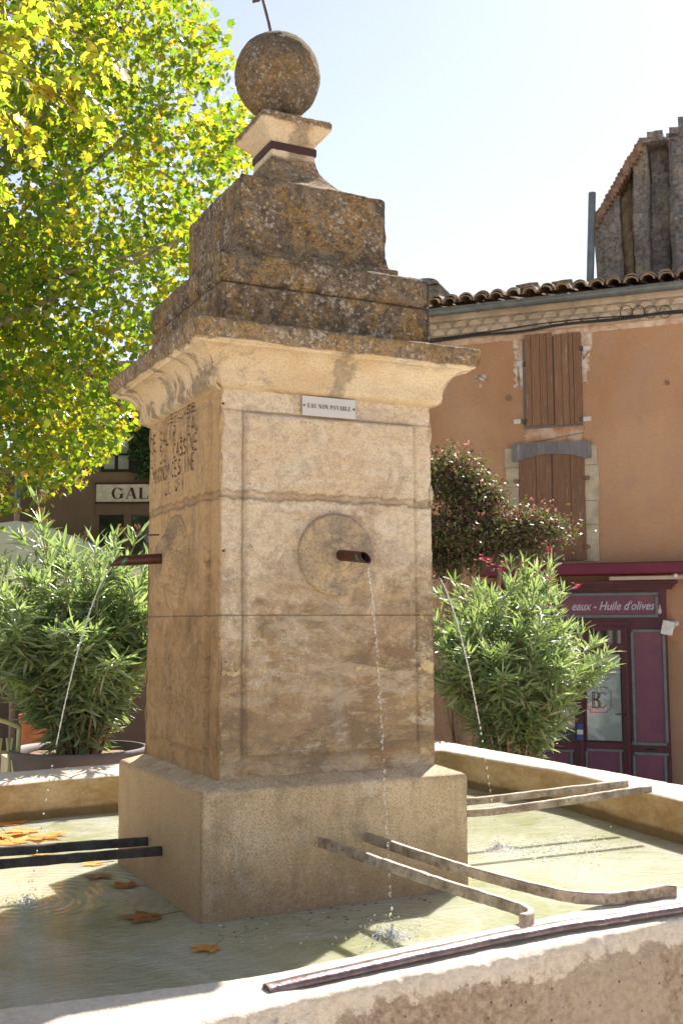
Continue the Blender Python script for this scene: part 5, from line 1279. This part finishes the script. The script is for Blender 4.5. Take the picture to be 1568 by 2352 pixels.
m = MB(); zt = lw(200, 862)[1]; lbox(m, lw(58, 1100)[0], lw(620, 1100)[0], GB-.3, zt, -5, 0); m.build('wall', MS['brownwall'], gh)
m = MB(); lbox(m, lw(40, 1100)[0], lw(640, 1100)[0], zt, zt+.12, -5.2, .35); m.build('roof', MS['tile'], gh)
def winl(x0, y0, x1, y1, sh):
    m = MB(); lpx(m, x0-3, y0-3, x1+3, y1+4, -.05, .012); w_ = m.build('window', MS['dshut'], gh)
    m = MB(); nx, ny = 2, 4; W_ = (x1-x0); H_ = (y1-y0)
    for i in range(nx):
        for j in range(ny): lpx(m, x0+W_*(i+.10)/nx+1, y0+H_*(j+.08)/ny, x0+W_*(i+.90)/nx-1, y0+H_*(j+.92)/ny, .0, .016)
    m.build('panes', MS['pane'], w_)
    for (a, b) in sh: m = MB(); lpx(m, a, y0-5, b, y1+5, 0, .05); m.build('shutter', MS['dshut'], gh)
winl(236, 935, 300, 1080, [(158, 212), (303, 345)]); winl(520, 935, 584, 1080, [(455, 515), (590, 640)])
sgn = MB(); lpx(sgn, 222, 1112, 470, 1152, 0, .05); sb = sgn.build('shop_sign', MS['signb'], gh)
m = MB(); lpx(m, 218, 1152, 474, 1156, 0, .06); lpx(m, 218, 1108, 474, 1112, 0, .06); m.build('sign_border', MS['maroonl'], sb)
l0, zb4 = lw(256, 1146, .055); l1, _ = lw(438, 1146, .055); hh_ = lw(300, 1120, .055)[1]-zb4
serif_text('GALERIE', lp(l0, zb4, .055), r0, (0, 0, 1), hh_, l1-l0, nrm=-H0).build('lettering', MS['maroonl'], sb)
m = MB(); lpx(m, 222, 1156, 480, 1182, 0, .03); lpx(m, 283, 1182, 300, 1500, 0, .05); m.build('stone_surround', MS['brownwall'], gh)
m = MB(); lpx(m, 300, 1186, 352, 1500, 0, .01); m.build('door', MS['dglass'], gh)
m = MB(); lpx(m, 226, 1182, 281, 1500, 0, .01); m.build('shop_window', MS['dglass'], gh)
m = MB(); m.tube([lp(lw(58, 1100)[0]-.06, GB, .1), lp(lw(58, 1100)[0]-.06, zt, .1)], .05, 10); m.build('downpipe', MS['zinc'], gh)
# ivy to the right of the window
n = 1500; lat = rng.uniform(0, 1, n); up = rng.uniform(0, 1, n)
PV = []
for a, b in zip(lat, up):
    l, z = lw(306+a*60, 975+b*125); 
    if b > .65 and a < .3: continue
    PV.append(lp(l+rng.normal()*.02, z, .06+.08*rng.random()))
PV = np.array(PV); n = len(PV); V, F_ = leaves_mesh(LOS, PV, rdir(n, (0, 0, -1.2)), -H0+rng.normal(size=(n, 3))*.4, rng.uniform(.06, .11, n), .1, .2)
tag(mk('wall_ivy', V, F_, MS['ivy']), 'dark ivy on the gallery house wall beside the window', 'ivy')
# lower annexe at far left
m = MB(); ax = empty('low_annexe', lp(lw(-100, 1200)[0], GB, -1), 'low brown annexe at the far left behind the parasol', 'house')
lbox(m, lw(-420, 1100)[0], lw(46, 1100)[0]-.05, GB-.3, lw(0, 1075)[1], -5, -.8); m.build('wall', MS['brownwall'], ax)
m = MB(); lbox(m, lw(-430, 1100)[0], lw(48, 1100)[0]-.03, lw(0, 1075)[1], lw(0, 1060)[1], -5.2, -.6); m.build('roof', MS['tile'], ax)

# ------------------------------------------------------------ terrace: parasols, chair
def parasol(apx, apy, dep, rad, drop, label, rot=.2):
    A_ = at(apx, apy, dep); b0 = A_.copy(); b0[2] = gz(A_); root = empty('parasol', b0, label, 'parasol', 'cream parasols on the terrace')
    V = [A_]; K = 8; rings = [.12, .3, .5, .7, .85, 1.0]
    for t in rings:
        for k in range(K*4):
            a = 2*math.pi*k/(K*4)+rot; kk = (k % 4)/4; sag = .965+.035*abs(math.cos(math.pi*kk))
            rr = rad*t*sag/ (1.0); z = A_[2]-drop*(t**1.35)-.03*t*(1-abs(2*kk-1))*0; V.append((A_[0]+math.cos(a)*rr, A_[1]+math.sin(a)*rr, z))
    n = K*4
    for k in range(n): x, y, z = V[-n]; V.append((V[len(V)-n][0], V[len(V)-n][1], V[len(V)-n][2]-.20))
    Fq = [(0, 1+k, 1+(k+1) % n) for k in range(n)]+[(1+j*n+k, 1+(j+1)*n+k, 1+(j+1)*n+(k+1) % n, 1+j*n+(k+1) % n) for j in range(len(rings)) for k in range(n)]
    mk('canopy', V, Fq, MS['canvas'], root)
    MB().tube([b0, A_-np.array([0, 0, .03])], .024, 10).build('pole', MS['alu'], root, smooth=True)
    MB().ball(A_+np.array([0, 0, .045]), .045, 10, 8, (.8, .8, 1.25)).build('finial', MS['knob'], root, smooth=True)
    for k in range(K):
        a = 2*math.pi*k/K+rot; MB().tube([A_-np.array([0, 0, .05]), (A_[0]+math.cos(a)*rad*.97, A_[1]+math.sin(a)*rad*.97, A_[2]-drop-.02)], .010, 5).build('rib', MS['alu'], root)
    MB().tube([b0, b0+np.array([0, 0, .09])], .25, 20).build('base', MS['cutstone'], root)
parasol(40, 1196, 13.9, 1.85, .70, 'wide white sunlit parasol with a pink knob, at the left edge behind the oleander', .1)
parasol(500, 1235, 13.8, 1.50, .46, 'cream parasol whose edge shows between the left oleander and the pillar', .35)
def chair(p, yaw, label):
    root = empty('garden_chair', p, label, 'chair'); c, s = math.cos(yaw), math.sin(yaw)
    T = lambda x, y, z: (p[0]+c*x-s*y, p[1]+s*x+c*y, p[2]+z)
    m = MB()
    for x in (-.21, .21): m.tube(catmull([T(x, .22, .40), T(x, .25, .65), T(x*1.04, .30, .90)], 5), .014, 8)
    m.tube(catmull([T(-.225, .30, .90), T(-.1, .33, .95), T(.1, .33, .95), T(.225, .30, .90)], 5), .013, 8); m.tube([T(-.21, .245, .55), T(.21, .245, .55)], .010, 6); m.tube([T(-.215, .275, .76), T(.215, .275, .76)], .010, 6)
    for i in range(7):
        x = -.18+.06*i; m.tube([T(x, .25, .56), T(x+.03, .285, .84)], .008, 6)
        m.tube([T(x+.03, .25, .56), T(x, .285, .84)], .007, 6)
    m.build('backrest', MS['ychair'], root, smooth=True)
    m = MB()
    for i in range(9): y = -.20+.05*i; P8 = [T(-.20, y, .43), T(.20, y, .43), T(.20, y+.035, .43), T(-.20, y+.035, .43), T(-.20, y, .445), T(.20, y, .445), T(.20, y+.035, .445), T(-.20, y+.035, .445)]; m.box8(P8)
    m.build('seat', MS['ychair'], root)
    for x in (-.21, .21):
        for (a, b) in ((.24, -.24), (-.22, .26)): MB().tube([T(x, a, .44), T(x*1.05, b, 0)], .012, 7).build('leg', MS['ychair'], root, smooth=True)
    P8 = [T(-.19, -.19, .447), T(.19, -.19, .447), T(.19, .19, .447), T(-.19, .19, .447), T(-.19, -.19, .49), T(.19, -.19, .49), T(.19, .19, .49), T(-.19, .19, .49)]
    o = MB().box8(P8).build('cushion', MS['cloth']); bv = o.modifiers.new('b', 'BEVEL'); bv.width = .015; bv.segments = 3; tag(o, 'blue seat cushion lying on the pale yellow garden chair', 'cushion')
cp_ = at(-38, 1700, 6.7); cp_[2] = -.60; CH = chair(cp_, math.pi-.46+.25, 'pale yellow metal garden chair with a lattice back at the left edge')
st = MB().box((cp_[0]-.9, cp_[1]-.5, gz(cp_)-.05), (cp_[0]+.45, cp_[1]+.6, cp_[2]-.003)); tag(st.build('terrace_platform', MS['gravel']), kind='structure')

# ------------------------------------------------------------ leaves floating on the water
GRP = 'dry plane leaves floating on the water'
def floater(px, py, size, rot, mat, label, curl=.25, squash=1.0):
    c = onz(px, py, 0.004); O = LOB*np.array([1, squash, 1])*size; g = random.Random(int(px*7+py)); V = []; A_ = []
    ctr = np.array([0, .12*size, 0]); ring2 = ctr+(O-ctr)*.55
    for P in (O, ring2, np.array([ctr])):
        for q in P:
            r_ = np.linalg.norm(q[:2])/size; z = .003+curl*size*(r_**2)*(.5+.9*g.random())*.8; x = q[0]*math.cos(rot)-q[1]*math.sin(rot); y = q[0]*math.sin(rot)+q[1]*math.cos(rot); V.append((c[0]+x, c[1]+y, z))
    k = len(O); Fq = [(i, (i+1) % k, k+(i+1) % k, k+i) for i in range(k)]+[(k+i, k+(i+1) % k, 2*k) for i in range(k)]
    o = mk('fallen_leaf', V, Fq, mat)
    m = MB().tube([(V[-1][0], V[-1][1], .004), (V[-1][0]+.45*size*math.sin(rot+.3), V[-1][1]-.45*size*math.cos(rot+.3), .012)], .0012, 4); m.build('stalk', MS['fld'], o); return tag(o, label, 'leaf', GRP)
# correct sub-part offset (leaf is top-level, its stalk is its child)
floater(497, 2172, .15, 1.9, MS['fl'], 'bright orange-brown leaf floating just in front of the pillar corner', .16)
floater(368, 2105, .22, 1.2, MS['fld'], 'dark brown wet leaf drifting left of the pillar corner', .10)
floater(303, 2037, .17, .4, MS['fld'], 'dark brown leaf touching the left side of the pillar', .10)
floater(240, 2006, .19, 2.4, MS['fld'], 'dark curled leaf at the left rear of the pillar, below the iron bars', .15)
floater(232, 1984, .15, .8, MS['fl'], 'orange leaf just below the lower left iron bar', .2)
for i, (px, py, s, r_, lab) in enumerate([(40, 1893, .26, .5, 'large orange leaf farthest back at the left edge'), (85, 1905, .20, 1.8, 'orange leaf at the right of the rear leaf raft'), (20, 1912, .24, 2.9, 'orange leaf at the left frame edge in the leaf raft'), (70, 1922, .22, 4.0, 'curled orange leaf in the middle of the leaf raft'), (110, 1920, .14, 5.2, 'small pale orange leaf at the right tip of the leaf raft'), (35, 1938, .20, .1, 'orange leaf nearest the iron bars in the leaf raft'), (110, 1960, .12, 1.0, 'thin orange leaf seen between the two left iron bars'), (2, 1925, .2, 1.0, 'orange leaf cut by the left frame edge')]):
    floater(px, py, s*1.25, r_, MS['fl'], lab, .22)
m = MB(); mp = MB(); g = random.Random(9)
for i in range(70):
    t = g.random(); px = 460+t*560+g.gauss(0, 12); py = 2125-t*78+abs(g.gauss(0, 22)); c = onz(px, py, .003); s = g.uniform(.003, .010); a = g.uniform(0, 3)
    tgt = m if g.random() < .75 else mp
    tgt.add([(c[0]+s*math.cos(a), c[1]+s*math.sin(a), .003), (c[0]-s*.3*math.sin(a), c[1]+s*.3*math.cos(a), .005), (c[0]-s*math.cos(a), c[1]-s*math.sin(a), .003), (c[0]+s*.3*math.sin(a), c[1]-s*.3*math.cos(a), .002)], [(0, 1, 2, 3)])
for i in range(45):
    px = 540+g.random()*220; py = 2150+g.gauss(25, 28); c = onz(px, py, .003); s = g.uniform(.002, .007); a = g.uniform(0, 3)
    mp.add([(c[0]+s*math.cos(a), c[1]+s*math.sin(a), .003), (c[0]-s*.5*math.sin(a), c[1]+s*.5*math.cos(a), .004), (c[0]-s*math.cos(a), c[1]-s*math.sin(a), .003), (c[0]+s*.5*math.sin(a), c[1]-s*.5*math.cos(a), .0035)], [(0, 1, 2, 3)])
tag(m.build('leaf_crumbs', MS['crumb'], smooth=False), 'brown crumbs of leaf along the waterline', 'debris', None, 'stuff')
tag(mp.build('leaf_crumbs', MS['crumbp'], smooth=False), 'pale crumbs of leaf floating in front of the pillar', 'debris', None, 'stuff')
